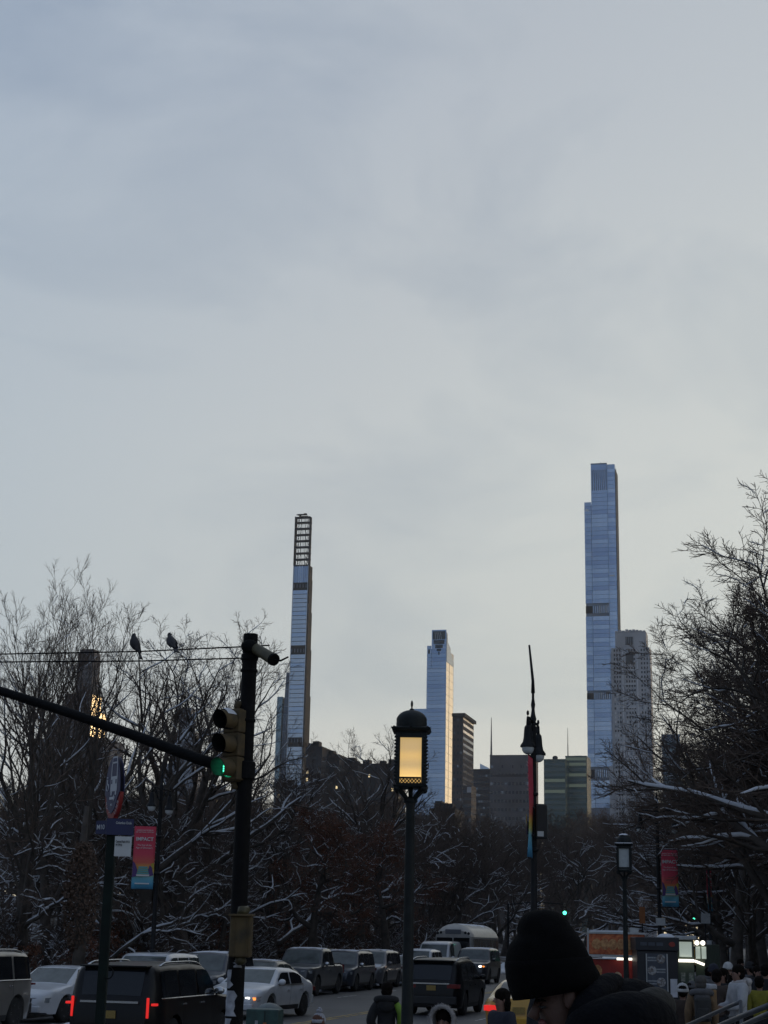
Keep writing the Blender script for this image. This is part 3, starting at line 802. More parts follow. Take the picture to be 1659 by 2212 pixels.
for row, (D0, step) in enumerate(((165, 60), (200, 52), (245, 46), (300, 42))):
    px = -30 + 20 * (row % 2)
    while px < 1440 + row * 40:
        q = px + rt.uniform(-14, 14); p = ground(q, D0 + rt.uniform(-12, 16), 0); s_, t_ = to_st(p); p.z = gz(p)
        if t_ < EC - 5 or t_ > 3:
            plant(keys[n % 4], FL, p, rt.uniform(0, 6.28), P(q, skyline(q) + rt.uniform(0, 14) + (14 if row < 2 else 0), p.y).z, None, FG); n += 1
        px += step
# big street trees at the right
RIGHT = [('fan_a', 1830, 48, 1010, 'largest bare tree at the right edge with fine twigs fanning against the sky'),
         ('fan_b', 1572, 87, 1600, 'bare street tree with a dark trunk standing behind the crowd'),
         ('fan_a', 1770, 60, 1190, 'dense bare tree behind the largest one at the right edge'),
         ('fan_b', 1560, 92, 1640, 'bare tree behind the narrow banner at right'),
         ('fan_b', 1475, 120, 1690, 'bare tree rising behind the wide right hand banner'),
         ('fan_a', 1640, 130, 1500, 'far bare street tree deep in the right hand thicket'),
         ('round_b', 1640, 66, 1620, 'snow lined lower tree under the largest right hand tree'),
         ('round_a', 1590, 76, 1480, 'round bare tree in the middle of the right hand thicket'),
         ('fan_a', 1650, 84, 1540, 'broad bare tree low in the right hand thicket'),
         ('fan_a', 1715, 57, 1310, 'bare tree whose lower crown fills the right hand side above the crowd'),
         ('fan_b', 1520, 105, 1640, 'slight bare tree at the left rim of the right hand thicket')]
for key, px, D, top, lab in RIGHT:
    p = at(px, D, False); plant(key, lab, p, rt.uniform(0, 6.28), P(px, top, p.y).z)
# rows far down the avenue, both sides
for i in range(20):
    s_ = 96 + i * 15.5 + rt.uniform(-3, 3); p = st(s_, WC + 1.5 + rt.uniform(-.4, .6)); p.z = .12
    plant(('fan_b', 'far_a', 'round_a', 'far_b')[i % 4], 'bare street tree in the row dwindling down the right side of the avenue', p, rt.uniform(0, 6.28), rt.uniform(11, 14.5), None, 'street trees down the right side of the avenue')
for i in range(34):
    D = rt.uniform(360, 760); q = rt.uniform(1240, 1560); p = ground(q, D, 0); s_, t_ = to_st(p)
    if t_ > EC - 4: continue
    p.z = gz(p); plant(keys[i % 4], FL, p, rt.uniform(0, 6.28), P(q, skyline(q) + rt.uniform(2, 16), p.y).z, None, FG)
# shrubs along the park edge
SG = 'snowy shrubs along the park edge'
for k in range(70):
    s_ = 42 + k * 1.4 + rt.uniform(-1, 1); t_ = EC - 5.2 - rt.random() ** 1.5 * 7
    p = st(s_, t_); p.z = gz(p)
    plant('shrub_a' if k % 2 else 'shrub_b', 'leafless snow flecked shrub at the park edge behind the parked cars', p, rt.uniform(0, 6.28), None, rt.uniform(.7, 1.3), SG, 'shrub', 'shrub')
# ------------------------------------------------------------------ apartment houses along the west side (they keep the low western sky off the street)
STONEB = mat('west_stone', (.11, .10, .095), .9, var=.2, scale=.3)
STONEP = mat('west_stone_pale', (.24, .235, .23), .85, var=.15, scale=.5)
def west_building(label, s0, t0, ws, wt, H, m, litk, seed):
    r = thing('apartment_building', label, 'apartment building', st(s0, t0), R(90) - SA)
    b = MB(); b.box(0, ws, -wt, 0, -.2, H); b.build('wall', m, r)
    b = MB(); b.box(-.5, ws + .5, -wt - .1, .5, H, H + .7); b.build('cornice', STONEP, r)
    b = MB(); b.box(-.18, ws, .002, .18, 4.2, 4.7); b.build('string_course', STONEP, r)
    g = random.Random(seed); mes = {}
    for k, mm in (('d', WINDK), ('g', WINGR), ('l', LITW)):
        bb = MB(); bb.box(-.6, .6, -.07, .05, 0, 1.8); mes[k] = bb.mesh('window', mm)
    for i in range(int((H - 6) / 5)):
        for j in range(int(ws / 6)):
            put('window', mes['l' if g.random() < litk else g.choice('ddg')], r, (3 + j * 6, .02, 5.6 + i * 5), R(180))
    return r
for k in range(7):
    west_building(('pale stone', 'brown brick', 'grey stone', 'tall brown brick', 'low pale stone', 'dark brick', 'far grey stone')[k] + ' apartment house on the west side beyond the right edge', 38 + k * 62, 15, 58, 26, (36, 42, 38, 46, 34, 44, 40)[k], STONEB if k % 2 else STONEP, .04, k)
# ------------------------------------------------------------------ traffic signal pole
YEL = mat('signal_yellow', (.10, .068, .026), .75, scale=7, col2=(.04, .03, .017), thresh=(.4, .7), bump=.1)
OLIVE = mat('olive_paint', (.055, .047, .018), .55, var=.25, scale=9)
POLE = mat('pole_black', (.0045, .0045, .005), .7, 0, spec=.15, var=.4, scale=6, bump=.2, bscale=30)
POLEB = mat('pole_blue_black', (.014, .018, .03), .5, .1, var=.3, scale=5)
BLACK = mat('matt_black', (.008, .008, .009), .6)
STICK = mat('torn_sticker', (.34, .35, .38), .8, var=.4, scale=12)
GREENL = mat('green_lens', (.01, .10, .06), .3, emit=(.02, .75, .36), estr=.22)
GREENO = mat('green_signal_light', (.0, .3, .2), .3, emit=(.08, 1.0, .52), estr=3.6)
DARKL = mat('dark_lens', (.015, .008, .006), .15)
D = 18.0
pb = P(536, 1500, D); PX, PY = pb.x, pb.y
def lz(py, D=18.0, px=529): return P(px, py, D).z
r = thing('traffic_pole', 'dark traffic signal pole with a mast arm and two guy rods', 'traffic pole', (PX, PY, .13))
zt = lz(1370) - .13
b = MB(); b.tube([(0, 0, 0), (0, 0, .25), (0, 0, .26), (0, 0, 2.0), (0, 0, zt - .32)], [.16, .15, .098, .094, .086], 16)
b.build('shaft', POLE, r, smooth=True, sharp=40)
b = MB(); z0 = zt - .33
b.lathe([(.088, z0), (.088, z0 + .02), (.1, z0 + .03), (.1, z0 + .09), (.085, z0 + .1), (.085, zt), (.073, zt), (.073, zt - .25)], 16); b.build('top_sleeve', POLE, r, smooth=True, sharp=40)
b = MB()
for q in (lz(1452), lz(1560), lz(1668), lz(1676)): b.lathe([(.094, q - .13), (.1, q - .125), (.1, q - .1), (.094, q - .095)], 16)
b.build('clamp_band', POLE, r, smooth=True, sharp=30)
base = Vector((PX, PY, .13))
def loc(px, py, D=18.0): return P(px, py, D) - base
b = MB(); a0 = loc(506, 1664, 18.0); a0.y = 0; a0.x = -.07
pts = [a0, loc(430, 1640, 18.1), loc(300, 1592, 18.3), loc(150, 1540, 18.6), loc(0, 1492, 18.9), loc(-160, 1452, 19.2), loc(-360, 1420, 19.6)]
b.tube(pts, [.068, .066, .062, .058, .054, .05, .045], 14); b.build('mast_arm', POLE, r, smooth=True)
b = MB(); b.lathe([(.11, -.1), (.118, -.09), (.118, .09), (.11, .1)], 16, (0, 0, a0.z)); b.build('arm_clamp', POLE, r, smooth=True, sharp=30)
for (ya, yb, xe, ye) in ((1396, 1413, 582, 1394), (1421, 1430, 560, 1419)):
    b = MB(); zc = loc(529, ya).z
    pp = [loc(xe, ye, 17.9), Vector((.0, -.0, zc)), loc(300, (ya * .45 + yb * .55) + 2, 18.35), loc(0, yb, 18.9), loc(-330, yb + 2, 19.5)]
    b.tube(pp, .0085, 6); b.build('guy_rod', POLE, r, smooth=True)
b = MB(); p0, p1 = loc(547, 1398, 17.95), loc(590, 1424, 17.62)
p0.y += 0
b.tube([p0, p1], [.062, .068], 14); b.build('arm_stub', OLIVE, r, smooth=True, sharp=50)
b = MB(); d = (p1 - p0).normalized(); b.tube([p1 + d * .001, p1 + d * .03], [.075, .07], 14); b.tube([p1 + d * .03, p1 + d * .05 + Vector((.06, 0, .0)), p1 + Vector((.17, 0, .03))], [.012, .012, .01], 6); b.build('stub_cap', POLE, r, smooth=True, sharp=40)
b = MB(); b.ball((.0, -.1, p0.z), (.10, .05, .08), 12, 8); b.build('stub_bracket', POLE, r, smooth=True)
# torn stickers low on the shaft, curved round it
def sticker(z0, z1, a0_, a1_, seed, m=STICK):
    g = random.Random(seed); rows = []
    for i in range(6):
        z = z0 + (z1 - z0) * i / 5; j0, j1 = a0_ + g.uniform(-.25, .25), a1_ + g.uniform(-.25, .25)
        rows.append([(-math.sin(j0 + (j1 - j0) * k / 5) * .1015, -math.cos(j0 + (j1 - j0) * k / 5) * .1015, z) for k in range(6)])
    bb = MB(); bb.grid(rows); bb.build('torn_sticker', m, r, smooth=True)
sticker(lz(2195) - .13, lz(2140) - .13, -.1, 1.3, 1); sticker(lz(2135) - .13, lz(2095) - .13, .4, 1.2, 2); sticker(lz(2090) - .13, lz(2074) - .13, -.6, .2, 3); sticker(lz(2230) - .13, lz(2200) - .13, .2, 1.4, 4)
# three section signal head
sg = P(507, 1610, 17.95)
r = thing('traffic_signal', 'yellow three section traffic signal showing green on the dark pole', 'traffic signal', sg, R(-36)); r.scale = (.93, .93, .95)
hs = .282
b = MB(); 
for k in range(3): b.cbox((0, 0, (k - 1) * hs), (.25, .17, hs - .012))
b.cbox((0, 0, 0), (.2, .13, 3 * hs + .02)); b.build('housing', YEL, r, bevel=.012)
for k in range(3):
    zc = (1 - k) * hs
    b = MB(); b.lathe([(.105, 0), (.105, .008)], 20, M=Matrix.Translation((0, -.086, zc)) @ Matrix.Rotation(R(90), 4, 'X')); 
    ln = b.build('lens', (DARKL, DARKL, GREENL)[k], r)
    # tunnel visor open at the bottom
    rows = []
    for i in range(2):
        row = []
        for j in range(19):
            a = R(-60) + R(300) * j / 18; yy = -.088 - i * (.24 - .07 * (1 - math.sin(a)) * .5)
            row.append((.112 * math.cos(a), yy, zc + .112 * math.sin(a)))
        rows.append(row)
    b = MB(); b.grid(rows); 
    rows = [[((x * .955), y, zc + (z - zc) * .955) for x, y, z in row] for row in rows]
    o_ = len(b.v); b.grid(rows, 1)
    v = b.build('visor', [YEL, BLACK], r, smooth=True)
    if k == 2:
        b = MB(); g = random.Random(6)
        for i in range(7):
            for j in range(7):
                x, z = (i - 3) * .026, (j - 3) * .026
                if x * x + z * z > .0076 or g.random() < .35: continue
                b.cbox((x, -.096, zc + z), (.012, .003, .016))
        tag(b.build('led', GREENO, r), kind='stuff')
b = MB(); rows = []
for i in range(5):
    y = -.09 - .16 * i / 4; hgt = .03 * math.sin(math.pi * (i + .6) / 5.2)
    rows.append([(.116 * math.cos(R(35 + 110 * j / 8)), y, hs + (.117 + hgt * math.sin(math.pi * (j + .3) / 8.6)) * math.sin(R(35 + 110 * j / 8))) for j in range(9)])
b.grid(rows); b.build('snow_cap', SNOW, r, smooth=True)
b = MB(); b.tube([(0, .02, 1.5 * hs), (0, .02, 1.5 * hs + .07), (.05, .12, 1.5 * hs + .1), (.1, .17, 1.5 * hs + .06)], [.045, .05, .03, .03], 8); b.build('mount', YEL, r, smooth=True); b = MB(); b.tube([(0, .02, -1.5 * hs), (0, .02, -1.5 * hs - .06), (.08, .12, -1.5 * hs - .09), (.12, .17, -1.5 * hs - .05)], [.05, .04, .03, .03], 8); b.build('mount', YEL, r, smooth=True)
# pedestrian signal below, seen from the back
sg = P(521, 2023, 17.82)
r = thing('pedestrian_signal', 'yellow pedestrian signal box low on the dark pole', 'pedestrian signal', sg, R(-6))
b = MB(); b.cbox((0, 0, 0), (.235, .15, .44)); b.build('housing', YEL, r, bevel=.02)
for x in (-.065, .075):
    b = MB(); b.cbox((x, -.078, -.01), (.012, .012, .40)); b.build('rib', YEL, r)
b = MB(); b.cbox((0, -.02, .225), (.26, .19, .025)); b.build('rim', YEL, r, bevel=.006)
b = MB(); b.tube([(0, 0, .235), (.0, 0, .27), (.05, .06, .29)], [.06, .065, .04], 8); b.build('mount', OLIVE, r, smooth=True)
b = MB(); b.tube([(0, 0, -.22), (.0, .0, -.25), (.02, .08, -.26)], [.055, .06, .04], 8); b.build('lower_mount', OLIVE, r, smooth=True)
# the two pigeons on the upper guy rod
PIG = mat('pigeon_grey', (.022, .022, .026), .7, var=.4, scale=20)
BEAK = mat('beak', (.02, .018, .016), .5)
def pigeon(label, px, py, D, yaw, lean, headturn, s=1.0, fat=1.15):
    r = thing('pigeon', label, 'bird', P(px, py, D), yaw)
    # local: x forward to the head, z up; origin at the feet
    rows = []
    ax = [(-.135, -.075, .014, .008), (-.10, -.052, .022, .012), (-.06, -.02, .036, .03), (-.02, .02, .052, .05), (.02, .06, .058, .056), (.05, .10, .052, .05), (.068, .135, .036, .036), (.078, .162, .025, .027), (.085, .185, .026, .026), (.088, .203, .018, .018), (.09, .212, .006, .005)]
    for (x, z, ry, rz_) in ax:
        n = Vector((.6, 0, .8)) ; u2 = Vector((-.8, 0, .6))
        c = Vector((x, 0, z + .035))
        rows.append([c + Vector((0, 1, 0)) * ry * fat * math.cos(2 * math.pi * k / 12) + u2 * rz_ * fat * math.sin(2 * math.pi * k / 12) for k in range(12)])
    b = MB(); b.grid(rows, closed=True); 
    Mx = Matrix.Scale(s, 4) @ Matrix.Rotation(-lean, 4, 'Y'); b.v = [tuple(Mx @ Vector(v)) for v in b.v]
    b.build('body', PIG, r, smooth=True)
    def part(bb, nm, m, sm=True):
        bb.v = [tuple(Mx @ Vector(v)) for v in bb.v]; return bb.build(nm, m, r, smooth=sm)
    for sy in (-1, 1):
        rows = []
        for (x, z, w) in ((.05, .135, .012), (.02, .10, .04), (-.04, .045, .036), (-.09, .0, .022), (-.125, -.03, .006)):
            c = Vector((x, sy * (.05 if x > -.05 else .03), z)); 
            rows.append([c + Vector((-.5 * w, 0, .86 * w)), c + Vector((0, sy * .014, 0)), c - Vector((-.5 * w, 0, .86 * w))])
        bb = MB(); bb.grid(rows); w_ = part(bb, 'wing', PIG); so = w_.modifiers.new('thickness', 'SOLIDIFY'); so.thickness = .006
        bb = MB(); bb.tube([(0.0, sy * .02, .05), (.004, sy * .018, .004)], .005, 5); bb.tube([(.02, sy * .018, .004), (-.015, sy * .018, .004)], .004, 5); part(bb, 'leg', BEAK)
    bb = MB(); rows = [[(-.11, y, -.035), (-.17, y * 1.5, -.105), (-.19, y * 1.6, -.13)] for y in (-.026, -.009, .009, .026)]; bb.grid(rows); t_ = part(bb, 'tail', PIG); so = t_.modifiers.new('thickness', 'SOLIDIFY'); so.thickness = .006
    bb = MB(); hx = Vector((math.cos(headturn), math.sin(headturn), 0)); bb.tube([Vector((.088, 0, .222)) + hx * .02, Vector((.088, 0, .217)) + hx * .045], [.006, .001], 6); part(bb, 'beak', BEAK)
    return r
pigeon('hunched plump pigeon on the upper rod, left of the other one', 290, 1403, 18.36, R(150), R(14), 1.2, .74, 1.45)
pigeon('upright slimmer pigeon on the upper rod nearer the pole', 371, 1400, 18.25, R(118), R(-10), .3, .86)

# ------------------------------------------------------------------ writing
WHITEP = mat('white_print', (.48, .5, .53), .6)
def text(body, size, parent, M, m, name='lettering', extrude=.0015, sx=1.0, bold=0.0, align='CENTER'):
    c = bpy.data.curves.new(name, 'FONT'); c.body = body; c.size = size; c.align_x = align; c.align_y = 'CENTER'; c.extrude = extrude; c.offset = bold; c.resolution_u = 3
    c.materials.append(m); o = bpy.data.objects.new(name, c); me = bpy.data.meshes.new_from_object(o); bpy.data.objects.remove(o); o = put(name, me, parent)
    o.matrix_local = M @ Matrix.Diagonal((sx, 1, 1, 1)); return o
FACE = Matrix.Rotation(R(90), 4, 'X')                     # text upright, read from -y
# ------------------------------------------------------------------ bus stop
NAVY = mat('sign_navy', (.007, .013, .07), .5, var=.15, scale=6)
REDS = mat('sign_red', (.22, .012, .012), .5, var=.15, scale=6)
SIGNG = mat('stop_pole_green', (.006, .012, .010), .7, 0, spec=.2, var=.3, scale=6)
WSIGN = mat('sign_white', (.50, .52, .53), .6, var=.1, scale=5)
DARKT = mat('dark_print', (.03, .035, .04), .6)
D = 15.0
pb = P(242, 1800, D)
r = thing('bus_stop_sign', 'green bus stop pole with a blue and red oval sign and route plates', 'bus stop sign', (pb.x, pb.y, .13))
zz = lambda py: P(242, py, D).z - .13
b = MB(); b.box(-.042, .042, -.042, .042, 0, zz(1768)); b.build('pole', SIGNG, r, bevel=.006)
b = MB(); b.lathe([(.075, 0), (.075, .04), (.05, .06)], 12); b.build('foot', SIGNG, r)
# ring low on the pole
b = MB(); 
for k in range(14):
    a, c = 2 * math.pi * k / 14, 2 * math.pi * (k + 1) / 14
    b.tube([(.05 + .045 * math.cos(a), -.02 + .03 * math.sin(a), zz(2102) + .05 * math.sin(a)), (.05 + .045 * math.cos(c), -.02 + .03 * math.sin(c), zz(2102) + .05 * math.sin(c))], .006, 5, caps=False)
b.build('ring', POLE, r, smooth=True)
# oval head, turned away from the camera
hd = Matrix.Translation((0, 0, 0)) @ Matrix.Rotation(R(-58), 4, 'Z')
zc = (zz(1640) + zz(1762)) / 2; hh = (zz(1640) - zz(1762)) / 2
def oval(n, sx, sz, zsh=0): return [(sx * math.cos(2 * math.pi * k / n), zc + zsh + sz * math.sin(2 * math.pi * k / n)) for k in range(n)]
def plate(nm, poly, y0, y1, m, par=r):
    bb = MB(); bb.prism(poly, y0, y1, M=hd); return bb.build(nm, m, par)
plate('red_plate', [(.175 * math.cos(a), zc - .05 + hh * .93 * math.sin(a)) for a in [R(180 + 180 * k / 16) for k in range(17)]] , -.018, .018, REDS)
plate('red_neck', [(-.06, zz(1768)), (.06, zz(1768)), (.075, zc - hh * .9), (-.075, zc - hh * .9)], -.022, .022, REDS)
blue = [(.175 * math.cos(a), zc - .05 + hh * 1.28 * math.sin(a)) for a in [R(180 * k / 16) for k in range(17)]] + [(-.13, zc - .10), (-.08, zc - .2), (0, zc - .25), (.08, zc - .2), (.13, zc - .10)]
plate('blue_plate', blue, -.026, -.0185, NAVY); plate('blue_plate', blue, .0185, .026, NAVY)
def deco(nm, poly, m=WHITEP): plate(nm, poly, -.029, -.0262, m)
bx = .035; bz = zc + .10
deco('bus_roof', [(bx - .062, bz + .12), (bx + .062, bz + .12), (bx + .052, bz + .185), (bx - .052, bz + .185)])
deco('bus_body', [(bx - .075, bz - .14), (bx + .075, bz - .14), (bx + .075, bz), (bx - .075, bz)])
for sx in (-1, 1):
    deco('bus_post', [(bx + sx * .066 - .007, bz + .001), (bx + sx * .066 + .007, bz + .001), (bx + sx * .062 + .007, bz + .119), (bx + sx * .062 - .007, bz + .119)])
    deco('bus_wheel', [(bx + sx * .052 - .014, bz - .175), (bx + sx * .052 + .014, bz - .175), (bx + sx * .052 + .014, bz - .141), (bx + sx * .052 - .014, bz - .141)])
    bb = MB(); bb.prism([(bx + sx * .05 - .012, bz - .07), (bx + sx * .05 + .012, bz - .07), (bx + sx * .05 + .012, bz - .03), (bx + sx * .05 - .012, bz - .03)], -.0305, -.0292, M=hd); bb.build('bus_headlamp', NAVY, r)
bb = MB(); bb.prism([(bx - .05, bz + .135), (bx + .05, bz + .135), (bx + .044, bz + .17), (bx - .044, bz + .17)], -.0305, -.0292, M=hd); bb.build('bus_display', NAVY, r)
# wheelchair symbol
ring = [Vector((-.11 + .028 * math.cos(2 * math.pi * k / 14), -.028, zc + .0 + .03 * math.sin(2 * math.pi * k / 14))) for k in range(15)]
bb = MB(); bb.tube([hd @ q for q in ring], .005, 5); bb.tube([hd @ Vector(q) for q in ((-.118, -.028, zc + .075), (-.116, -.028, zc + .035), (-.09, -.028, zc + .03), (-.082, -.028, zc + .0))], .007, 5); bb.ball(hd @ Vector((-.118, -.028, zc + .092)), .010, 8, 6); bb.build('wheelchair_symbol', WHITEP, r)
deco('arrow', [(-.05, zc - .115), (.04, zc - .115), (.04, zc - .135), (.075, zc - .102), (.04, zc - .07), (.04, zc - .09), (-.05, zc - .09)])
text('BUS', .028, r, hd @ Matrix.Translation((0, -.0275, zc - .165)) @ FACE, WHITEP)
for k, ch in enumerate('NO STANDING'):
    a = R(205 + 130 * k / 10); M = hd @ Matrix.Translation((.142 * math.cos(a), -.0195, zc - .055 + hh * .80 * math.sin(a))) @ FACE @ Matrix.Rotation(a + R(90), 4, 'Z'); text(ch, .042, r, M, WHITEP, 'letter')
# route plates: one facing left, one facing the camera
b = MB(); M1 = Matrix.Translation((-.05, -.02, 0)) @ Matrix.Rotation(R(-36), 4, 'Z'); b.box(-.13, .005, -.012, .012, zz(1802), zz(1773), M=M1); b.build('route_plate', NAVY, r)
text('M10', .062, r, M1 @ Matrix.Translation((-.066, -.0135, (zz(1802) + zz(1773)) / 2)) @ FACE, WHITEP, sx=.95, bold=.0008)
b = MB(); M2 = Matrix.Translation((.04, -.05, 0)) @ Matrix.Rotation(R(14), 4, 'Z'); b.box(-.09, .165, -.012, .012, zz(1804), zz(1769), M=M2); b.build('destination_plate', NAVY, r)
text('Columbus Circle', .032, r, M2 @ Matrix.Translation((.07, -.0135, zz(1778))) @ FACE, WHITEP, sx=.66, bold=.0006)
b = MB(); M3 = Matrix.Translation((.05, -.055, 0)) @ Matrix.Rotation(R(10), 4, 'Z'); b.box(-.01, .145, -.006, .006, zz(1850), zz(1807), M=M3); b.build('stop_name_plate', WSIGN, r)
text('Central Park W &\nW 79 St', .030, r, M3 @ Matrix.Translation((-.002, -.0075, zz(1822))) @ FACE, DARKT, sx=.58, bold=.0006, align='LEFT')

# ------------------------------------------------------------------ museum lanterns
LAMPM = bpy.data.materials.new('lamp_glass_lit'); LAMPM.use_nodes = True
def lamp_mat():
    nt = LAMPM.node_tree; b = nt.nodes['Principled BSDF']; b.inputs['Base Color'].default_value = (.5, .42, .3, 1); b.inputs['Roughness'].default_value = .5
    tc = nt.nodes.new('ShaderNodeTexCoord'); sp = nt.nodes.new('ShaderNodeSeparateXYZ'); nt.links.new(tc.outputs['Object'], sp.inputs[0])
    rp = nt.nodes.new('ShaderNodeValToRGB'); rp.color_ramp.interpolation = 'EASE'; el = rp.color_ramp.elements
    mr = nt.nodes.new('ShaderNodeMapRange'); mr.inputs['From Min'].default_value = .0; mr.inputs['From Max'].default_value = .46; nt.links.new(sp.outputs['Z'], mr.inputs['Value'])
    stops = [(0, (1.1, .70, .20)), (.10, (.86, .53, .16)), (.3, (.54, .355, .13)), (.5, (.68, .42, .125)), (.7, (.50, .33, .125)), (.9, (.50, .33, .12)), (1, (.36, .24, .095))]
    while len(el) < len(stops): el.new(.5)
    for e, (p, c) in zip(el, stops): e.position = p; e.color = (*c, 1)
    nt.links.new(mr.outputs[0], rp.inputs[0])
    nz = nt.nodes.new('ShaderNodeTexNoise'); nz.inputs['Scale'].default_value = 160; nt.links.new(tc.outputs['Object'], nz.inputs['Vector'])
    m2 = nt.nodes.new('ShaderNodeMapRange'); m2.inputs['To Min'].default_value = .8; m2.inputs['To Max'].default_value = 1.12; nt.links.new(nz.outputs['Fac'], m2.inputs['Value'])
    nt.links.new(rp.outputs[0], b.inputs['Emission Color']); nt.links.new(m2.outputs[0], b.inputs['Emission Strength'])
lamp_mat()
LAMPOFF = mat('lamp_glass_unlit', (.42, .46, .47), .5, var=.08, scale=20)
GRILL = mat('grille_glow', (.1, .07, .03), .5, emit=(.9, .55, .18), estr=.5)
IRONG = mat('lantern_iron', (.009, .013, .014), .6, 0, spec=.3, var=.3, scale=12, bump=.15, bscale=40)
D = 17.0
def lantern(label, px, py_ref, D, lit, rz):
    p = P(px, py_ref, D); r = thing('lantern_lamp', label, 'street lamp', (p.x, p.y, .13), rz)
    zz = lambda py: P(888, py, 17.0).z - .13 
    h = zz(1682)
    b = MB(); b.lathe([(.20, 0), (.20, .12), (.15, .2), (.12, .5), (.085, .6), (.068, .9), (.058, 2.0), (.047, zz(1745)), (.055, zz(1738)), (.055, zz(1730))], 12)
    b.build('post', IRONG, r, smooth=True, sharp=35)
    b = MB(); b.lathe([(.065, zz(1735)), (.075, zz(1732)), (.075, zz(1726)), (.06, zz(1722))], 12); b.build('collar', IRONG, r, smooth=True, sharp=35)
    for k in range(4):
        a = R(45 + 90 * k); d = Vector((math.cos(a), math.sin(a), 0))
        b = MB(); pts = [d * .03 + Vector((0, 0, zz(1732))), d * .085 + Vector((0, 0, zz(1720))), d * .16 + Vector((0, 0, zz(1708))), d * .205 + Vector((0, 0, zz(1701)))]
        b.tube(pts, [.026, .024, .024, .03], 6); b.ball(pts[-1] + Vector((0, 0, -.02)), .033, 8, 6); b.build('bracket', IRONG, r, smooth=True)
    b = MB(); b.tube([(0, 0, zz(1724)), (0, 0, zz(1703))], .024, 8); b.build('stem', IRONG, r, smooth=True)
    def sq(a0, a1, z0, z1, m, nm):
        bb = MB(); bb.add([(sx * w, sy * w, z) for (w, z) in ((a0, z0), (a1, z1)) for sx, sy in ((-1, -1), (1, -1), (1, 1), (-1, 1))], [(3, 2, 1, 0), (4, 5, 6, 7), (0, 1, 5, 4), (1, 2, 6, 5), (2, 3, 7, 6), (3, 0, 4, 7)])
        return bb.build(nm, m, r, bevel=.006)
    sq(.175, .185, zz(1703), zz(1698), IRONG, 'base_plate'); sq(.155, .155, zz(1698) + .002, zz(1694), IRONG, 'base_moulding')
    # four panes round the lamp
    x = .114
    b = MB(); b.box(-x, x, -x - .008, x + .008, 0, zz(1595) - zz(1682)); g_ = b.build('glass', LAMPM if lit else LAMPOFF, r); g_.location.z = zz(1682)
    for sx in (-1, 1):
        for sy in (-1, 1):
            b = MB(); b.cbox((sx * .139, sy * .139, (zz(1586) + zz(1694)) / 2), (.048, .048, zz(1586) - zz(1694)))
            for k in range(13):
                z_ = zz(1690) + (zz(1592) - zz(1690)) * (k + .5) / 13
                b.ball((sx * .15, sy * .168, z_), (.010, .010, .013), 6, 4); b.ball((sx * .168, sy * .15, z_), (.010, .010, .013), 6, 4)
            b.build('corner_post', IRONG, r)
    for k in range(4):
        M = Matrix.Rotation(R(90 * k), 4, 'Z')
        b = MB(); b.box(-.113, .113, -.15, -.124, zz(1684.5), zz(1682) + .006, M=M); b.box(-.113, .113, -.15, -.124, zz(1696), zz(1694), M=M); b.box(-.113, .113, -.152, -.124, zz(1595) - .006, zz(1586), M=M)
        b.build('frame_rail', IRONG, r)
        b = MB(); z_ = (zz(1685) + zz(1694)) / 2; hz = (zz(1685) - zz(1694)) / 2
        for i in range(6):
            xa = -.11 + i * .0367
            b.tube([M @ Vector((xa, -.14, z_ - hz)), M @ Vector((xa + .0367, -.14, z_ + hz))], .005, 4); b.tube([M @ Vector((xa, -.14, z_ + hz)), M @ Vector((xa + .0367, -.14, z_ - hz))], .005, 4)
        b.build('grille', IRONG, r)
    b = MB(); b.box(-.12, .12, -.12, .12, zz(1694), zz(1684)); b.build('grille_backing', GRILL if lit else LAMPOFF, r)
    sq(.162, .17, zz(1586), zz(1583), IRONG, 'frieze'); sq(.19, .212, zz(1583) + .002, zz(1576), IRONG, 'cornice'); sq(.205, .172, zz(1576) + .002, zz(1573), IRONG, 'cornice_top')
    for k in range(4):
        for sx in (-1, 0, 1):
            M = Matrix.Rotation(R(90 * k), 4, 'Z'); bb = MB(); bb.add([M @ Vector(q) for q in ((sx * .18 - .02, -.205, zz(1576)), (sx * .18 + .02, -.205, zz(1576)), (sx * .18, -.222, zz(1572.5)), (sx * .18, -.19, zz(1576)))], [(0, 1, 2), (1, 3, 2), (3, 0, 2), (0, 3, 1)]); bb.build('cresting', IRONG, r)
    z0, z1 = zz(1573), zz(1534); b = MB(); prof = [(.162, z0 + .002), (.166, z0 + .03), (.164, z0 + .075)]
    for k in range(1, 9):
        a = R(90 * k / 8); prof.append((.164 * math.cos(a) + .004, z0 + .075 + (z1 - z0 - .075) * math.sin(a)))
    b.lathe(prof, 20); b.build('dome', IRONG, r, smooth=True, sharp=40)
    b = MB(); b.lathe([(.03, z1 - .005), (.022, z1 + .012), (.008, z1 + .02), (.008, z1 + .032), (.013, z1 + .05), (.0135, z1 + .075), (.007, z1 + .1), (.002, z1 + .105)], 10); b.build('finial', IRONG, r, smooth=True)
    if not lit:
        b = MB(); rows = []
        for i in range(6):
            a = R(48 + 42 * i / 5); rows.append([((.164 * math.cos(a) + .006) * math.cos(2 * math.pi * k / 14), (.164 * math.cos(a) + .006) * math.sin(2 * math.pi * k / 14), z0 + .09 + (z1 - z0 - .06) * math.sin(a) * (1 + .06 * math.sin(k * 2.1))) for k in range(14)])
        b.grid(rows, closed=True); b.build('snow_cap', SNOW, r, smooth=True)
        b = MB(); 
        for k in range(4):
            M = Matrix.Rotation(R(90 * k), 4, 'Z'); b.box(-.17, .17, -.20, -.17, zz(1574), zz(1570), M=M)
        b.build('snow_ledge', SNOW, r)
    return r
lantern('ornate iron lantern lamp glowing warm amber in the middle of the photo', 888, 1640, 17.0, True, R(-3))
lantern('unlit ornate lantern lamp with snow on its dome in front of the food carts', 1348, 1850, 37.0, False, R(-10))

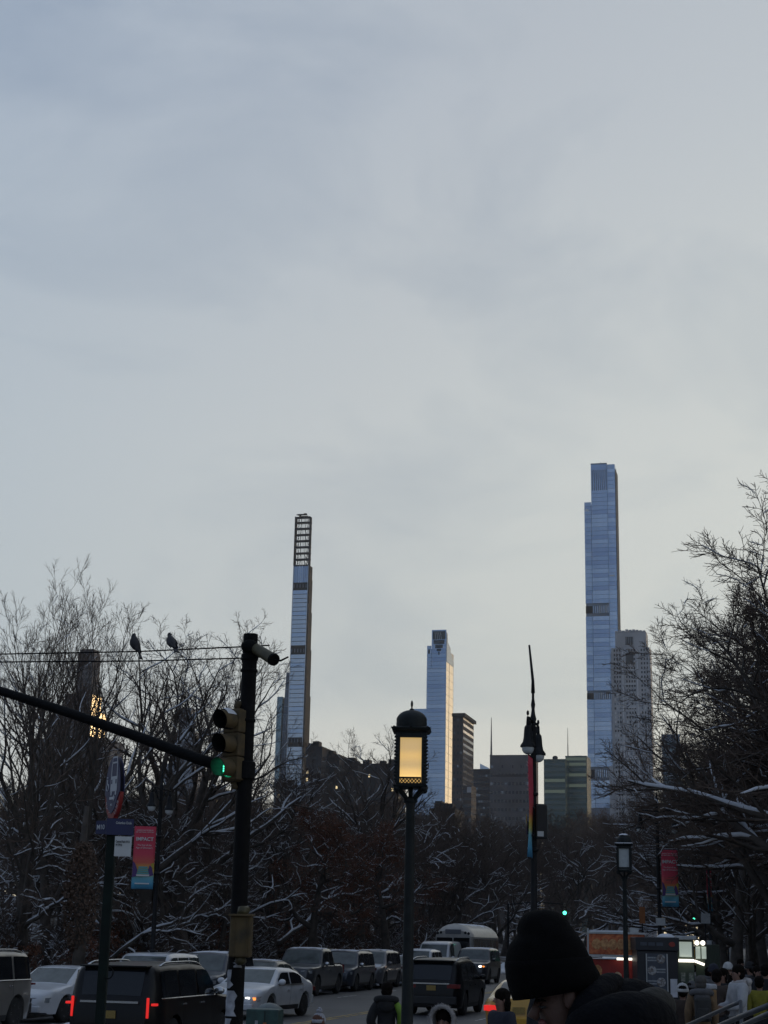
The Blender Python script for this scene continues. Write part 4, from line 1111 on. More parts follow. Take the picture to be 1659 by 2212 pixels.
# ------------------------------------------------------------------ twin street lamps
GLOBE = mat('lamp_globe', (.52, .55, .56), .25, var=.08, scale=10)
def banner_mat():
    m = bpy.data.materials.new('banner_print'); m.use_nodes = True; nt = m.node_tree; b = nt.nodes['Principled BSDF']; b.inputs['Roughness'].default_value = .75
    tc = nt.nodes.new('ShaderNodeTexCoord'); sp = nt.nodes.new('ShaderNodeSeparateXYZ'); nt.links.new(tc.outputs['Object'], sp.inputs[0])
    mr = nt.nodes.new('ShaderNodeMapRange'); mr.inputs['From Min'].default_value = -2.4; mr.inputs['From Max'].default_value = 0; nt.links.new(sp.outputs['Z'], mr.inputs['Value'])
    rp = nt.nodes.new('ShaderNodeValToRGB'); el = rp.color_ramp.elements
    stops = [(0, (.03, .10, .25)), (.08, (.04, .2, .42)), (.2, (.08, .32, .5)), (.3, (.16, .4, .46)), (.36, (.5, .46, .12)), (.42, (.65, .40, .07)), (.5, (.58, .12, .08)), (.62, (.58, .06, .10)), (1, (.56, .05, .09))]
    while len(el) < len(stops): el.new(.5)
    for e, (p, c) in zip(el, stops): e.position = p; e.color = (*c, 1)
    nt.links.new(mr.outputs[0], rp.inputs[0]); nt.links.new(rp.outputs[0], b.inputs['Base Color']); return m
BANM = banner_mat()
BANP = mat('banner_purple', (.09, .045, .16), .75); BANT = mat('banner_teal', (.13, .34, .34), .75); BANY = mat('banner_yellow', (.40, .33, .05), .75); BANW = mat('banner_white', (.62, .6, .6), .75)
def banner(label, pos, yaw, W=.74, H=2.35, side=1):
    """hangs from a lamp post; origin at the top corner next to the post, local x away from the post"""
    r = thing('banner', label, 'banner', pos, yaw)
    rows = [[(side * (.0 + W * i / 6), .035 * math.sin(i * .9 + j * .5) * (j / 10), -H * j / 10) for i in range(7)] for j in range(11)]
    b = MB(); b.grid(rows); c = b.build('cloth', BANM, r, smooth=True); so = c.modifiers.new('thickness', 'SOLIDIFY'); so.thickness = .004; so.offset = 0
    for z in (.02, -H - .02):
        b = MB(); b.tube([(-side * .05, 0, z), (side * (W + .03), 0, z)], .014, 6); b.build('rod', IRON, r)
    flip = -1
    xm = side * W / 2
    def prn(body, size, z, sx=1.0, bold=0.0):
        text(body, size, r, Matrix.Translation((xm, -.045, z)) @ FACE, BANW, sx=sx, bold=bold)
    prn('IMPACT', .165, -.43, 1.0, .004)
    prn('AMERICAN MUSEUM\nOF NATURAL HISTORY', .062, -.17, .95); prn('The End of the\nAge of Dinosaurs', .085, -.67, .92)
    def shape(nm, poly, m, y=-.044):
        bb = MB(); bb.prism([(xm + px_ * W / 2, -H * pz) for px_, pz in poly], y, y + .003); bb.build(nm, m, r)
    shape('print_ridge', [(-.98, .56), (-.75, .60), (-.52, .70), (-.6, .80), (-.98, .82)], BANP); shape('print_ridge', [(.6, .62), (.8, .66), (.98, .78), (.6, .80), (.45, .70)], BANP)
    for k in range(5):
        w = .42 + .05 * k; shape('print_head', [(-w, .645 + .032 * k), (w, .645 + .032 * k), (w * .94, .670 + .032 * k), (-w * .94, .670 + .032 * k)], BANT if k < 4 else BANW, -.048)
    shape('print_glow', [(.72, .60), (.98, .585), (.98, .68), (.8, .66)], BANY, -.05)
    shape('print_line', [(-.7, .905), (.62, .905), (.62, .925), (-.7, .925)], BANW)
    return r
def twin_lamp(label, px, py, D, yaw, arm=.8, mast=None):
    p = P(px, py, D); r = thing('twin_street_lamp', label, 'street lamp', (p.x, p.y, .13), yaw)
    Z = 6.7
    b = MB(); b.lathe([(.24, 0), (.24, .25), (.19, .4), (.16, .9), (.10, 1.1), (.085, 1.6), (.07, 3.5), (.062, Z + .35), (.075, Z + .4), (.05, Z + .5), (.035, Z + .62), (.05, Z + .72), (.03, Z + .85), (.028, Z + 1.0)], 12); b.build('post', IRON, r, smooth=True, sharp=40)
    for q in (1.7, 4.2, 5.4):
        b = MB(); b.lathe([(.07, q), (.11, q + .03), (.11, q + .07), (.07, q + .1)], 12); b.build('collar', IRON, r, smooth=True, sharp=40)
    for sx in (-1, 1):
        b = MB(); b.tube([(sx * .04, 0, Z + .32), (sx * arm * .6, 0, Z + .36), (sx * arm, 0, Z + .34), (sx * (arm + .08), 0, Z + .26)], [.028, .026, .026, .02], 8)
        pts = [Vector((sx * (.05 + .26 * (1 - math.cos(a)) * .5 + .0), 0, Z + .28 - .30 * math.sin(a))) for a in [R(170 * k / 8) for k in range(9)]]
        for c, rad in ((Vector((sx * .24, 0, Z + .12)), .13), (Vector((sx * .5, 0, Z + .22)), .07)):
            b.tube([c + Vector((rad * math.cos(2 * math.pi * k / 14), 0, rad * math.sin(2 * math.pi * k / 14))) for k in range(15)], .014, 6)
        b.tube([(sx * .05, 0, Z - .12), (sx * .2, 0, Z - .03), (sx * .4, 0, Z + .14), (sx * .6, 0, Z + .32)], .016, 6)
        b.tube([(sx * arm, 0, Z + .33), (sx * arm, 0, Z + .14)], [.03, .04], 8); b.ball((sx * arm, 0, Z + .43), (.03, .03, .06), 8, 6)
        a_ = b.build('arm', IRON, r, smooth=True)
        b = MB(); b.lathe([(.05, Z + .16), (.075, Z + .12), (.085, Z + .04), (.095, Z - .1), (.115, Z - .2), (.165, Z - .27), (.17, Z - .31), (.155, Z - .315)], 16, (sx * arm, 0, 0)); b.build('bell', IRON, r, smooth=True, sharp=40)
        b = MB(); b.ball((sx * arm, 0, Z - .335), (.135, .135, .14), 14, 8); b.build('globe', GLOBE, r, smooth=True)
    if mast:
        b = MB(); b.tube([(0, 0, Z + .98), mast[0], mast[1]], [.045, .034, .022], 8); b.build('mast', IRON, r, smooth=True)
    return r
AV = R(90) - SA                                              # local x along the avenue
tw = twin_lamp('black double street lamp with a thin leaning rod on its top beside the beanie', 1152, 1640, 35, AV, .78, (Vector((-.01, .0, 7.95)), Vector((-.07, .07, 8.76))))
pp = tw.location
banner('dark red banner seen nearly edge on by the double lamp with the leaning rod', pp + Vector((-.02, -.08, P(1150, 1640, 35).z - .13)), AV + R(181), .74, 2.15)
r = thing('traffic_signal', 'dark traffic signal seen from behind on the double lamp post', 'traffic signal', P(1168, 1775, 34.9), R(10))
b = MB(); b.cbox((0, 0, 0), (.27, .17, .76)); b.build('housing', BLACK, r, bevel=.04)
for k in range(3):
    b = MB(); b.lathe([(.1, 0), (.1, .22)], 14, M=Matrix.Translation((0, .086, (k - 1) * .25)) @ Matrix.Rotation(R(-90), 4, 'X')); b.build('visor', BLACK, r)
b = MB(); b.box(-.10, .04, -.092, -.087, -.32, -.21); b.build('label_plate', WSIGN, r)
for q in (.3, -.3):
    b = MB(); b.tube([(-.14, 0, q), (-.24, 0, q)], .03, 6); b.build('mount', BLACK, r)
tw = twin_lamp('double street lamp by the park kerb beside the bus stop sign', 346, 1760, 54, AV, .8); pl = tw.location
banner('rainbow coloured banner reading IMPACT by the park kerb at left', pl + Vector((-.09, -.1, P(346, 1786, 54).z - .13)), R(4), .72, 2.05, -1)
tw = twin_lamp('double street lamp with spread arms above the food carts at right', 1420, 1800, 59, R(-6), .62); pl2 = tw.location
banner('rainbow coloured banner reading IMPACT above the food carts at right', pl2 + Vector((.10, -.1, P(1424, 1836, 59).z - .13)), R(-2), .60, 2.02, 1)
p = P(1526, 1880, 81)
r = thing('banner_post', 'thin dark post carrying the farthest banner beside the street tree trunk', 'post', (p.x + .12, p.y + .1, .13))
b = MB(); b.lathe([(.2, 0), (.2, .3), (.09, .5), (.06, 7.5), (.02, 7.7)], 10); b.build('post', IRON, r, smooth=True, sharp=40)
banner('narrow far banner turned away beside the street tree trunk', p, R(60), .74, 2.0, 1)

# ------------------------------------------------------------------ small signs and far signals
def sign(label, px, py, D, w, h, m, yaw=0, name='street_sign', to_ground=True, words=None, back=None):
    p = P(px, py, D); z = .13
    r = thing(name, label, 'sign', (p.x, p.y, z), yaw); H = p.z - z
    b = MB(); b.box(-w / 2, w / 2, -.012, .0, H - h / 2, H + h / 2); b.build('panel', m, r)
    if to_ground: b = MB(); b.tube([(0, .03, 0), (0, .03, H + h / 2)], .028, 8); b.build('post', IRON, r)
    else: b = MB(); b.box(-.05, .05, .001, .12, H - .05, H + .05); b.build('bracket', IRON, r)
    if words: text(words[0], words[1], r, Matrix.Translation((0, -.0135, H)) @ FACE, DARKT)
    return r
sign('white parking sign on the lamp post above the menu cart', 1427, 1991, 58.9, .34, .26, WSIGN, R(-4), to_ground=False)
sign('pale grey sign beside the trunk of the street tree behind the crowd', 1524, 1984, 70, .42, .42, WSIGN, R(12))
sign('small white sign low beside the same trunk, under the pale grey one', 1529, 2040, 72, .34, .34, WSIGN, R(-8))
ORANGE = mat('orange_board', (.30, .11, .035), .7, var=.2, scale=3)
sign('upright orange board between the unlit lantern and the right hand lamp', 1387, 1977, 75, .27, .75, ORANGE, R(-5), 'construction_sign')
sign('small orange brown board behind the bus near the tree trunk', 905 + 238, 2047, 118, .95, .85, ORANGE, R(0), 'construction_sign')
def far_signal(label, px, py, D, arm, rad=.10):
    p = P(px, py, D); H = p.z - .13; r = thing('traffic_signal', label, 'traffic signal', (p.x, p.y, .13), R(-10))
    b = MB(); b.tube([(arm, .1, 0), (arm, .1, H + .6)], [.09, .06], 8); b.tube([(arm, .1, H + .55), (arm * .5, .1, H + .75), (-.1, .1, H + .62)], .035, 6); b.build('pole', IRON, r)
    b = MB(); b.cbox((0, 0, H + .28), (.26, .16, .84)); b.build('housing', BLACK, r, bevel=.02)
    for k in range(3):
        b = MB(); b.lathe([(rad, 0), (rad * .9, .03)], 12, M=Matrix.Translation((0, -.081, H + .28 * k)) @ Matrix.Rotation(R(90), 4, 'X')); b.build('lens', GREENO if k == 0 else DARKL, r)
far_signal('far green traffic signal just right of the top of the beanie', 1220, 1972, 120, -4.2, .14)
far_signal('small far green signal between the food carts and the street tree', 1499, 1985, 150, 3.0, .11)
far_signal('brightest green signal to the right of the street tree trunk', 1580, 1979, 130, 3.2, .16)
far_signal('faint green signal near the right edge, left of its twin', 1629, 1990, 165, 2.6, .13)
far_signal('faint green signal nearest the right edge', 1642, 1997, 190, 2.2, .14)
# ------------------------------------------------------------------ vehicles
def paint(name, col, rough=.3, metal=.0, coat=.6, spec=.5): return mat('paint_' + name, col, rough, metal, var=.10, scale=2.2, coat=coat, spec=spec)
PT = dict(black=paint('black', (.004, .004, .005), .35, 0, .10, .25), white=paint('white', (.55, .57, .60)), silver=paint('silver', (.30, .30, .31), .35, .4), grey=paint('grey', (.13, .13, .14), .35, .3),
          charcoal=paint('charcoal', (.045, .048, .055), .35, .2), blue=paint('blue', (.03, .038, .055), .35, .2), taupe=paint('taupe', (.20, .19, .175), .35, .3), yellow=paint('yellow', (.50, .27, .02)), busw=paint('bus_white', (.40, .39, .37), .45, 0, .2))
CGLASS = mat('car_glass', (.007, .009, .012), .06, 0, spec=.45, var=.2, scale=2)
CGLASSP = mat('car_glass_pale', (.07, .085, .08), .08, .1, spec=.8, var=.3, scale=3)
RUBBER = mat('tyre_rubber', (.012, .012, .013), .85, var=.3, scale=14)
RIM = mat('wheel_rim', (.30, .31, .33), .35, .8, var=.2, scale=10)
CHROME = mat('chrome', (.50, .52, .55), .22, .9)
TRIM = mat('black_trim', (.015, .015, .016), .55)
HEADOFF = mat('headlamp_clear', (.32, .35, .38), .12, .4)
HEADON = mat('headlamp_on', (.9, .9, .85), .3, emit=(1, .97, .9), estr=6)
AMBER = mat('amber_lamp', (.6, .2, .03), .3, emit=(1, .30, .06), estr=1.6)
TAILON = mat('tail_lamp_on', (.5, .02, .02), .3, emit=(1, .03, .025), estr=.62)
TAILOFF = mat('tail_lamp', (.16, .01, .012), .2)
PLATE = mat('plate_yellow', (.28, .19, .05), .6, var=.2, scale=30)
PLATEW = mat('plate_white', (.5, .5, .48), .6)
SPEC = {
 'suv': dict(L=4.95, W=1.98, H=1.80, wb=2.9, wr=.38, belt=1.10, tum=.20, prof=[(-.5, .62), (-.497, .98), (-.488, 1.08), (-.44, 1.66), (-.405, 1.75), (-.25, 1.79), (0, 1.80), (.09, 1.765), (.12, 1.72), (.255, 1.15), (.30, 1.10), (.43, 1.02), (.475, .95), (.492, .82), (.5, .60)], cow=.255, top=.105, rw=(-.487, -.435), side=[(-.40, -.215), (-.195, -.015), (.005, .20)]),
 'big': dict(L=5.35, W=2.06, H=1.93, wb=3.07, wr=.40, belt=1.22, tum=.17, prof=[(-.5, .66), (-.498, 1.08), (-.49, 1.20), (-.458, 1.80), (-.44, 1.87), (-.3, 1.92), (-.05, 1.93), (.075, 1.89), (.10, 1.84), (.205, 1.28), (.24, 1.22), (.43, 1.15), (.475, 1.09), (.493, .95), (.5, .65)], cow=.205, top=.09, rw=(-.489, -.452), side=[(-.425, -.255), (-.235, -.05), (-.03, .15)]),
 'sedan': dict(L=4.85, W=1.85, H=1.47, wb=2.78, wr=.345, belt=.98, tum=.30, prof=[(-.5, .55), (-.495, .90), (-.485, 1.03), (-.40, 1.09), (-.345, 1.11), (-.20, 1.38), (-.12, 1.45), (0, 1.47), (.06, 1.455), (.10, 1.42), (.245, 1.0), (.30, .96), (.42, .86), (.475, .74), (.493, .62), (.5, .5)], cow=.245, top=.085, rw=(-.34, -.175), side=[(-.235, -.045), (-.025, .165)]),
 'pickup': dict(L=5.5, W=2.02, H=1.92, wb=3.4, wr=.41, belt=1.20, tum=.17, prof=[(-.5, .7), (-.498, 1.25), (-.20, 1.27), (-.19, 1.30), (-.165, 1.82), (-.14, 1.90), (0, 1.92), (.05, 1.89), (.08, 1.84), (.185, 1.26), (.22, 1.22), (.44, 1.16), (.48, 1.1), (.494, .95), (.5, .68)], cow=.185, top=.07, rw=(-.192, -.16), side=[(-.145, -.035), (-.015, .13)]),
 'van': dict(L=5.5, W=2.02, H=2.25, wb=3.4, wr=.36, belt=1.25, tum=.10, prof=[(-.5, .6), (-.498, 1.3), (-.49, 2.1), (-.47, 2.2), (-.3, 2.25), (.1, 2.25), (.17, 2.2), (.22, 2.1), (.345, 1.35), (.38, 1.28), (.46, 1.1), (.49, .95), (.5, .6)], cow=.345, top=.21, rw=(-.493, -.486), side=[(.02, .24)]),
}
class Car:
    def __init__(s, kind, **over):
        s.k = dict(SPEC[kind]); s.k.update(over)
        k = s.k; s.L = k['L']; s.W = k['W']; s.prof = [(x * s.L, z) for x, z in k['prof']]
        s.ax = (k['wb'] / 2 - .05, -k['wb'] / 2 - .02)
    def zt(s, x):
        p = s.prof
        if x <= p[0][0]: return p[0][1]
        for (a, za), (b, zb) in zip(p, p[1:]):
            if x <= b: return za + (zb - za) * (x - a) / max(b - a, 1e-6)
        return p[-1][1]
    def zb(s, x):
        z = .24 if abs(x) < s.L / 2 - .25 else .28
        ra = s.k['wr'] + .07
        for a in s.ax:
            d = abs(x - a)
            if d < ra: z = max(z, s.k['wr'] + math.sqrt(ra * ra - d * d))
        return z
    def hw(s, x, z):
        h = s.W / 2; e = abs(x) - (s.L / 2 - .55)
        if e > 0: h -= .26 * (e / .55) ** 2.2
        if z < .55: h -= .05 * (.55 - z) / .3
        if z > s.k['belt']: h -= (z - s.k['belt']) * s.k['tum'] + .012
        zm = (s.k['belt'] + .5) / 2; h -= .03 * max(0, 1 - abs(z - s.k['belt'] + .06) / .10) * 0
        h += .018 * math.exp(-((z - .80) / .12) ** 2)
        return h
    def body(s, m, root):
        xs = sorted(set([round(-s.L / 2 + s.L * i / 62, 4) for i in range(63)] + [round(p[0], 4) for p in s.prof]))
        fr = (0, .12, .3, .5, .68, .82, .92, .975)
        rows = []
        for x in xs:
            zb, zt = s.zb(x), s.zt(x); zb = min(zb, zt - .05)
            L = [(x, s.hw(x, zb + (zt - zb) * f) - .055 * max(0, (f - .82) / .155) ** 2, zb + (zt - zb) * f) for f in fr]
            ht = s.hw(x, zt) - .10
            top = [(x, ht * f, zt + .004 + .03 * (1 - f * f)) for f in (1, .75, .4, 0, -.4, -.75, -1)]
            Rr = [(p[0], -p[1], p[2]) for p in reversed(L)]
            rows.append(L + top + Rr)
        b = MB(); b.grid(rows, closed=True)
        n = len(rows[0]); q = (len(rows) - 1) * n
        b.f.append(tuple(range(n))); b.m.append(0); b.f.append(tuple(q + k for k in reversed(range(n)))); b.m.append(0)
        return b.build('body', m, root, smooth=True, sharp=32)
    def top_patch(s, name, x0, x1, f, m, root, off=.008, n=8, fl=None):
        rows = []
        for i in range(n + 1):
            x = x0 + (x1 - x0) * i / n; z = s.zt(x); dz = (s.zt(x + .02) - s.zt(x - .02)) / .04
            nn = Vector((-dz, 0, 1)).normalized() * off; ht = s.hw(x, z) - .06
            rows.append([Vector((x, ht * q, z + .025 * (1 - q * q))) + nn for q in [f * (-1 + 2 * j / 8) for j in range(9)]])
        b = MB(); b.grid(rows); return b.build(name, m, root, smooth=True)
    def side_patch(s, name, x0, x1, z0, zcap, m, root, sy, off=.007, gap=.10):
        cols = []; n = 10
        for i in range(n + 1):
            x = x0 + (x1 - x0) * i / n; z1 = min(zcap, s.zt(x) - gap)
            if z1 < z0 + .02: z1 = z0 + .02
            cols.append([(x, sy * (s.hw(x, z0 + (z1 - z0) * j / 4) + off), z0 + (z1 - z0) * j / 4) for j in range(5)])
        b = MB(); b.grid(cols); return b.build(name, m, root, smooth=True)
WHEELS = {}
def wheels(c, root, rim=RIM):
    k = c.k; key = (k['wr'], rim.name)
    if key not in WHEELS:
        r = k['wr']; M = Matrix.Rotation(R(-90), 4, 'X')
        b = MB(); b.lathe([(r * .62, -.11), (r * .92, -.115), (r, -.08), (r, .08), (r * .92, .115), (r * .62, .11)], 22, M=M); t = b.mesh('wheel', RUBBER, True)
        b = MB(); b.lathe([(r * .60, .05), (r * .63, .1), (r * .57, .104), (r * .54, .07)], 22, M=M)
        for j in range(5):
            for dj in (-.12, .12):
                a = 2 * math.pi * j / 5 + dj; b.tube([(.03 * math.cos(a), .085, .03 * math.sin(a)), (r * .58 * math.cos(a), .095, r * .58 * math.sin(a))], .018, 4)
        b.lathe([(.05, .07), (.05, .1)], 10, M=M); rm = b.mesh('rim', rim)
        b = MB(); b.lathe([(r * .55, .045), (r * .55, .055)], 16, M=M); hub = b.mesh('brake_disc', TRIM)
        WHEELS[key] = (t, rm, hub)
    t, rm, hub = WHEELS[key]
    for a in c.ax:
        for sy in (-1, 1):
            w = put('wheel', t, root, (a, sy * (c.W / 2 - .14), k['wr']), 0 if sy > 0 else math.pi)
            put('rim', rm, w); put('brake_disc', hub, w)
def car(kind, label, s_, t_, away, colour, cat='car', name='parked_car', group=None, head=None, tail=TAILOFF, tint=None, snow=0, rails=False, yaw=0, chrome=False, plate=PLATE, wind=None, rim=RIM, **over):
    c = Car(kind, **over); k = c.k; m = PT[colour]
    hd = R(90) - SA + (0 if away else math.pi) + yaw
    root = thing(name, label, cat, st(s_, t_, .004), hd, group); L, W = c.L, c.W
    c.body(m, root)
    gl = tint or CGLASS
    c.top_patch('windscreen', k['cow'] * L - .03, k['top'] * L + .03, .90, wind or CGLASSP, root)
    c.top_patch('rear_window', k['rw'][0] * L + .01, k['rw'][1] * L, .86, gl, root, off=.012)
    cap = k['H'] - .13
    for sy in (-1, 1):
        for (a, e) in k['side']:
            c.side_patch('side_window', a * L, e * L, k['belt'] + .02, cap, gl, root, sy)
        x0, x1 = k['side'][0][0] * L, k['side'][-1][1] * L
        c.side_patch('window_trim', x0 - .05, x1 + .06, k['belt'] - .015, k['belt'] + .015, CHROME if chrome else TRIM, root, sy, .010, 0)
        for (a, e) in k['side'][-2:]:
            b = MB(); b.cbox((a * L + .16, sy * (c.hw(a * L, k['belt'] - .14) + .02), k['belt'] - .14), (.20, .03, .03)); b.build('door_handle', CHROME if chrome else m, root)
            xs_ = a * L - .03
            b = MB(); b.grid([[(xs_ + d, sy * (c.hw(xs_, z) + .003), z) for z in [.32 + (k['belt'] - .36) * j / 6 for j in range(7)]] for d in (0, .014)]); b.build('door_gap', TRIM, root)
        b = MB(); xm = k['side'][-1][1] * L - .02; ym = c.hw(xm, k['belt'] + .05)
        b.ball((xm + .05, sy * (ym + .13), k['belt'] + .09), (.075, .12, .09), 10, 7); b.tube([(xm + .05, sy * (ym - .02), k['belt'] + .03), (xm + .05, sy * (ym + .1), k['belt'] + .06)], .025, 6); b.build('door_mirror', m if not chrome else CHROME, root, smooth=True)
        c.side_patch('sill', -k['wb'] / 2 + .5, k['wb'] / 2 - .55, .245, .38, TRIM, root, sy, .012, 0)
        # lamps follow the rounded corners
        zf = c.zt(L * .475) - .13; 
        b = MB(); rows = []
        for i in range(6):
            u = i / 5; y = (W / 2 - .02 - .44 * u); x = L / 2 - .055 - .20 * (1 - u) ** 2.0
            rows.append([(x + .018, sy * y, zf - .06 + .02 * u), (x + .015, sy * y, zf + .06)])
            rows[-1] += [(x - .12, sy * (y - .01), zf + .075)]
        b.grid(rows); hl = b.build('headlight', HEADOFF, root); so = hl.modifiers.new('thickness', 'SOLIDIFY'); so.thickness = .03
        if head:
            b = MB(); b.cbox((L / 2 - .055, sy * (W / 2 - .36), zf), (.05, .13, .085)); b.build('lit_headlamp', head, root)
            b = MB(); b.cbox((L / 2 - .10, sy * (W / 2 - .19), zf), (.06, .12, .075)); b.build('indicator', AMBER, root)
        b = MB(); xr = -L / 2
        if kind == 'big':
            b.cbox((xr + .03, sy * (W / 2 - .20), 1.03), (.06, .045, .42)); b.cbox((xr + .12, sy * (W / 2 - .085), 1.10), (.16, .10, .05))
        elif kind == 'pickup': b.cbox((xr + .06, sy * (W / 2 - .12), 1.05), (.12, .14, .36))
        else:
            zl = k['belt'] - .16; b.cbox((xr + .05, sy * (W / 2 - .30), zl), (.08, .34, .14)); b.cbox((xr + .13, sy * (W / 2 - .10), zl), (.16, .14, .13))
        b.build('tail_light', tail, root, bevel=.01)
        if rails:
            b = MB(); pts = []
            for i in range(9):
                x = -.38 * L + (.46 * L) * i / 8; z = c.zt(x) + (.045 if 0 < i < 8 else .0); pts.append((x, sy * (c.hw(x, c.zt(x)) - .10), z))
            b.tube(pts, .022, 6); b.build('roof_rail', CHROME, root, smooth=True)
    # front: grille, bumper, plate
    zf = c.zt(L * .475)
    gh = (zf - .22) - .52 if kind in ('big', 'pickup', 'suv') else .16
    b = MB(); b.cbox((L / 2 - .02, 0, .50 + gh / 2), (.06, W * .50, gh)); g_ = b.build('grille', TRIM, root, bevel=.015)
    for i in range(3):
        b = MB(); b.cbox((L / 2 + .015, 0, .52 + gh * (i + .5) / 3), (.02, W * .46, .025)); b.build('bar', CHROME if kind != 'sedan' else TRIM, g_)
    b = MB(); b.box(L / 2 - .10, L / 2 + .03, -W * .40, W * .40, .28, .46); b.build('bumper', TRIM if kind != 'sedan' else m, root, bevel=.03)
    b = MB(); b.cbox((L / 2 + .035, 0, .40), (.012, .31, .15)); b.build('number_plate', PLATEW, root)
    b = MB(); b.box(-L / 2 - .06, -L / 2 + .10, -W * .43, W * .43, .36, .62); b.build('bumper', TRIM if kind in ('big', 'suv', 'pickup') else m, root, bevel=.03)
    b = MB(); b.cbox((-L / 2 - .018, 0, .88 if kind != 'sedan' else .78), (.02, .31, .16)); b.build('number_plate', plate, root)
    if kind in ('big', 'suv'):
        b = MB(); b.cbox((-L / 2 - .018, 0, k['belt'] - .08), (.03, W * .62, .045)); b.build('tailgate_trim', CHROME, root)
        xr = k['rw'][1] * L + .02
        b = MB(); b.box(xr - .20, xr + .12, -W * .36, W * .36, c.zt(xr + .1) - .01, c.zt(xr + .1) + .028); b.build('spoiler', m, root, bevel=.01)
    if kind == 'pickup':
        b = MB(); b.box(-L * .49, -L * .215, -W * .41, W * .41, c.zt(-L * .4) - .004, c.zt(-L * .4) + .035); b.build('bed_cover', TRIM, root)
    wheels(c, root, rim)
    if snow:  # snow sheet, on the roofs also painting the pale sky reflection
        g = random.Random(int(s_ * 10))
        for nm, x0, x1 in (('roof_snow', k['rw'][1] * L + .1, k['top'] * L - .1), ('bonnet_snow', k['cow'] * L + .15, L * .43)):
            if nm == 'bonnet_snow' and snow < 2: continue
            rows = []
            for i in range(12):
                x = x0 + (x1 - x0) * i / 11; z = c.zt(x); ht = c.hw(x, z) - .1; e = min(i, 11 - i)
                rows.append([(x + g.uniform(-.05, .05), ht * q * g.uniform(.9, 1.02), z + .025 * (1 - q * q) + (.004 if abs(q) > .95 or e == 0 else g.uniform(.006, .035))) for q in (-1, -.85, -.55, -.2, .2, .55, .85, 1)])
            b = MB(); b.grid(rows); b.build(nm, SNOW, root, smooth=True)
    return root
PG = 'cars parked along the park kerb'
TC = EC + 1.05
car('big', 'silver taupe SUV cut off by the left edge of the photo', 37.3, TC, False, 'taupe', 'SUV', group=PG, chrome=True, rails=True)
car('sedan', 'white sedan parked behind the silver taupe SUV at left', 44.0, TC, False, 'white', group=PG, yaw=R(-8), chrome=True, wind=CGLASSP, tint=CGLASSP)
car('suv', 'white crossover with a curved roof parked behind the black SUV', 50.6, TC, False, 'white', 'SUV', group=PG, rails=False, tint=CGLASSP)
car('suv', 'dark blue SUV parked just left of the traffic pole', 56.4, TC, False, 'blue', 'SUV', group=PG, snow=1)
car('sedan', 'dark sedan parked behind the moving white sedan', 62.4, TC, False, 'charcoal', group=PG, snow=1, tint=CGLASSP)
car('pickup', 'grey pickup truck with a closed bed parked under the brown oak', 68.6, TC, False, 'charcoal', 'pickup truck', group=PG, chrome=True, snow=1)
car('suv', 'dark grey SUV with a square chrome grille parked behind the pickup', 75.0, TC, False, 'blue', 'SUV', group=PG, rails=True, chrome=True, snow=1)
car('suv', 'grey brown SUV parked third after the oak trunk', 80.6, TC, False, 'grey', 'SUV', group=PG, snow=2)
car('sedan', 'grey car parked just left of the lantern post', 86.0, TC, False, 'grey', group=PG, snow=2)
car('suv', 'white SUV with snow on its roof parked just right of the lantern post', 91.4, TC, False, 'white', 'SUV', group=PG, snow=2)
car('van', 'white van parked close in front of the bus', 96.9, TC, False, 'white', 'van', group=PG)
car('big', 'black SUV with glowing red tail lights at the bottom left', 34.2, -13.45, True, 'black', 'SUV', 'moving_car', tail=TAILON, rails=True, chrome=True, head=HEADON).scale = (1, 1, .95)
car('suv', 'black SUV with dusty sides driving away beside the lantern post', 55.6, -11.3, True, 'black', 'SUV', 'moving_car', rails=True)
car('sedan', 'white sedan driving towards the camera with its headlights on', 49.2, -15.9, False, 'white', 'car', 'moving_car', head=HEADON, yaw=R(-5))
car('big', 'dark large SUV with one bright headlight in front of the white bus', 93.5, -17.2, False, 'charcoal', 'SUV', 'moving_car', head=HEADON, snow=1)
car('sedan', 'yellow taxi half hidden by the beanie', 43.0, -6.4, True, 'yellow', 'taxi', 'taxi', tail=TAILON)
FC = 'far traffic down the avenue'
for (kind, s_, t_, aw, col, lab, kw) in (('suv', 230, -8.2, True, 'yellow', 'far yellow taxi left of the red tail lights at right', dict(tail=TAILON)), ('van', 262, -7.4, True, 'busw', 'far pale van with red tail lights near the right edge', dict(tail=TAILON)),
                            ('suv', 205, -16.5, False, 'charcoal', 'far dark SUV with bright headlights behind the street tree', dict(head=HEADON)), ('sedan', 170, -17, False, 'white', 'far white sedan with headlights above the crowd', dict(head=HEADON)), ('suv', 300, -10.5, True, 'grey', 'farthest grey SUV on the avenue near the right edge', dict(tail=TAILON)),
                            ('van', 150, -8, True, 'yellow', 'tall yellow taxi van far beyond the green cart', {})):
    car(kind, lab, s_, t_, aw, col, 'taxi' if 'taxi' in lab else 'car', 'taxi' if 'taxi' in lab else 'moving_car', group=FC, **kw)
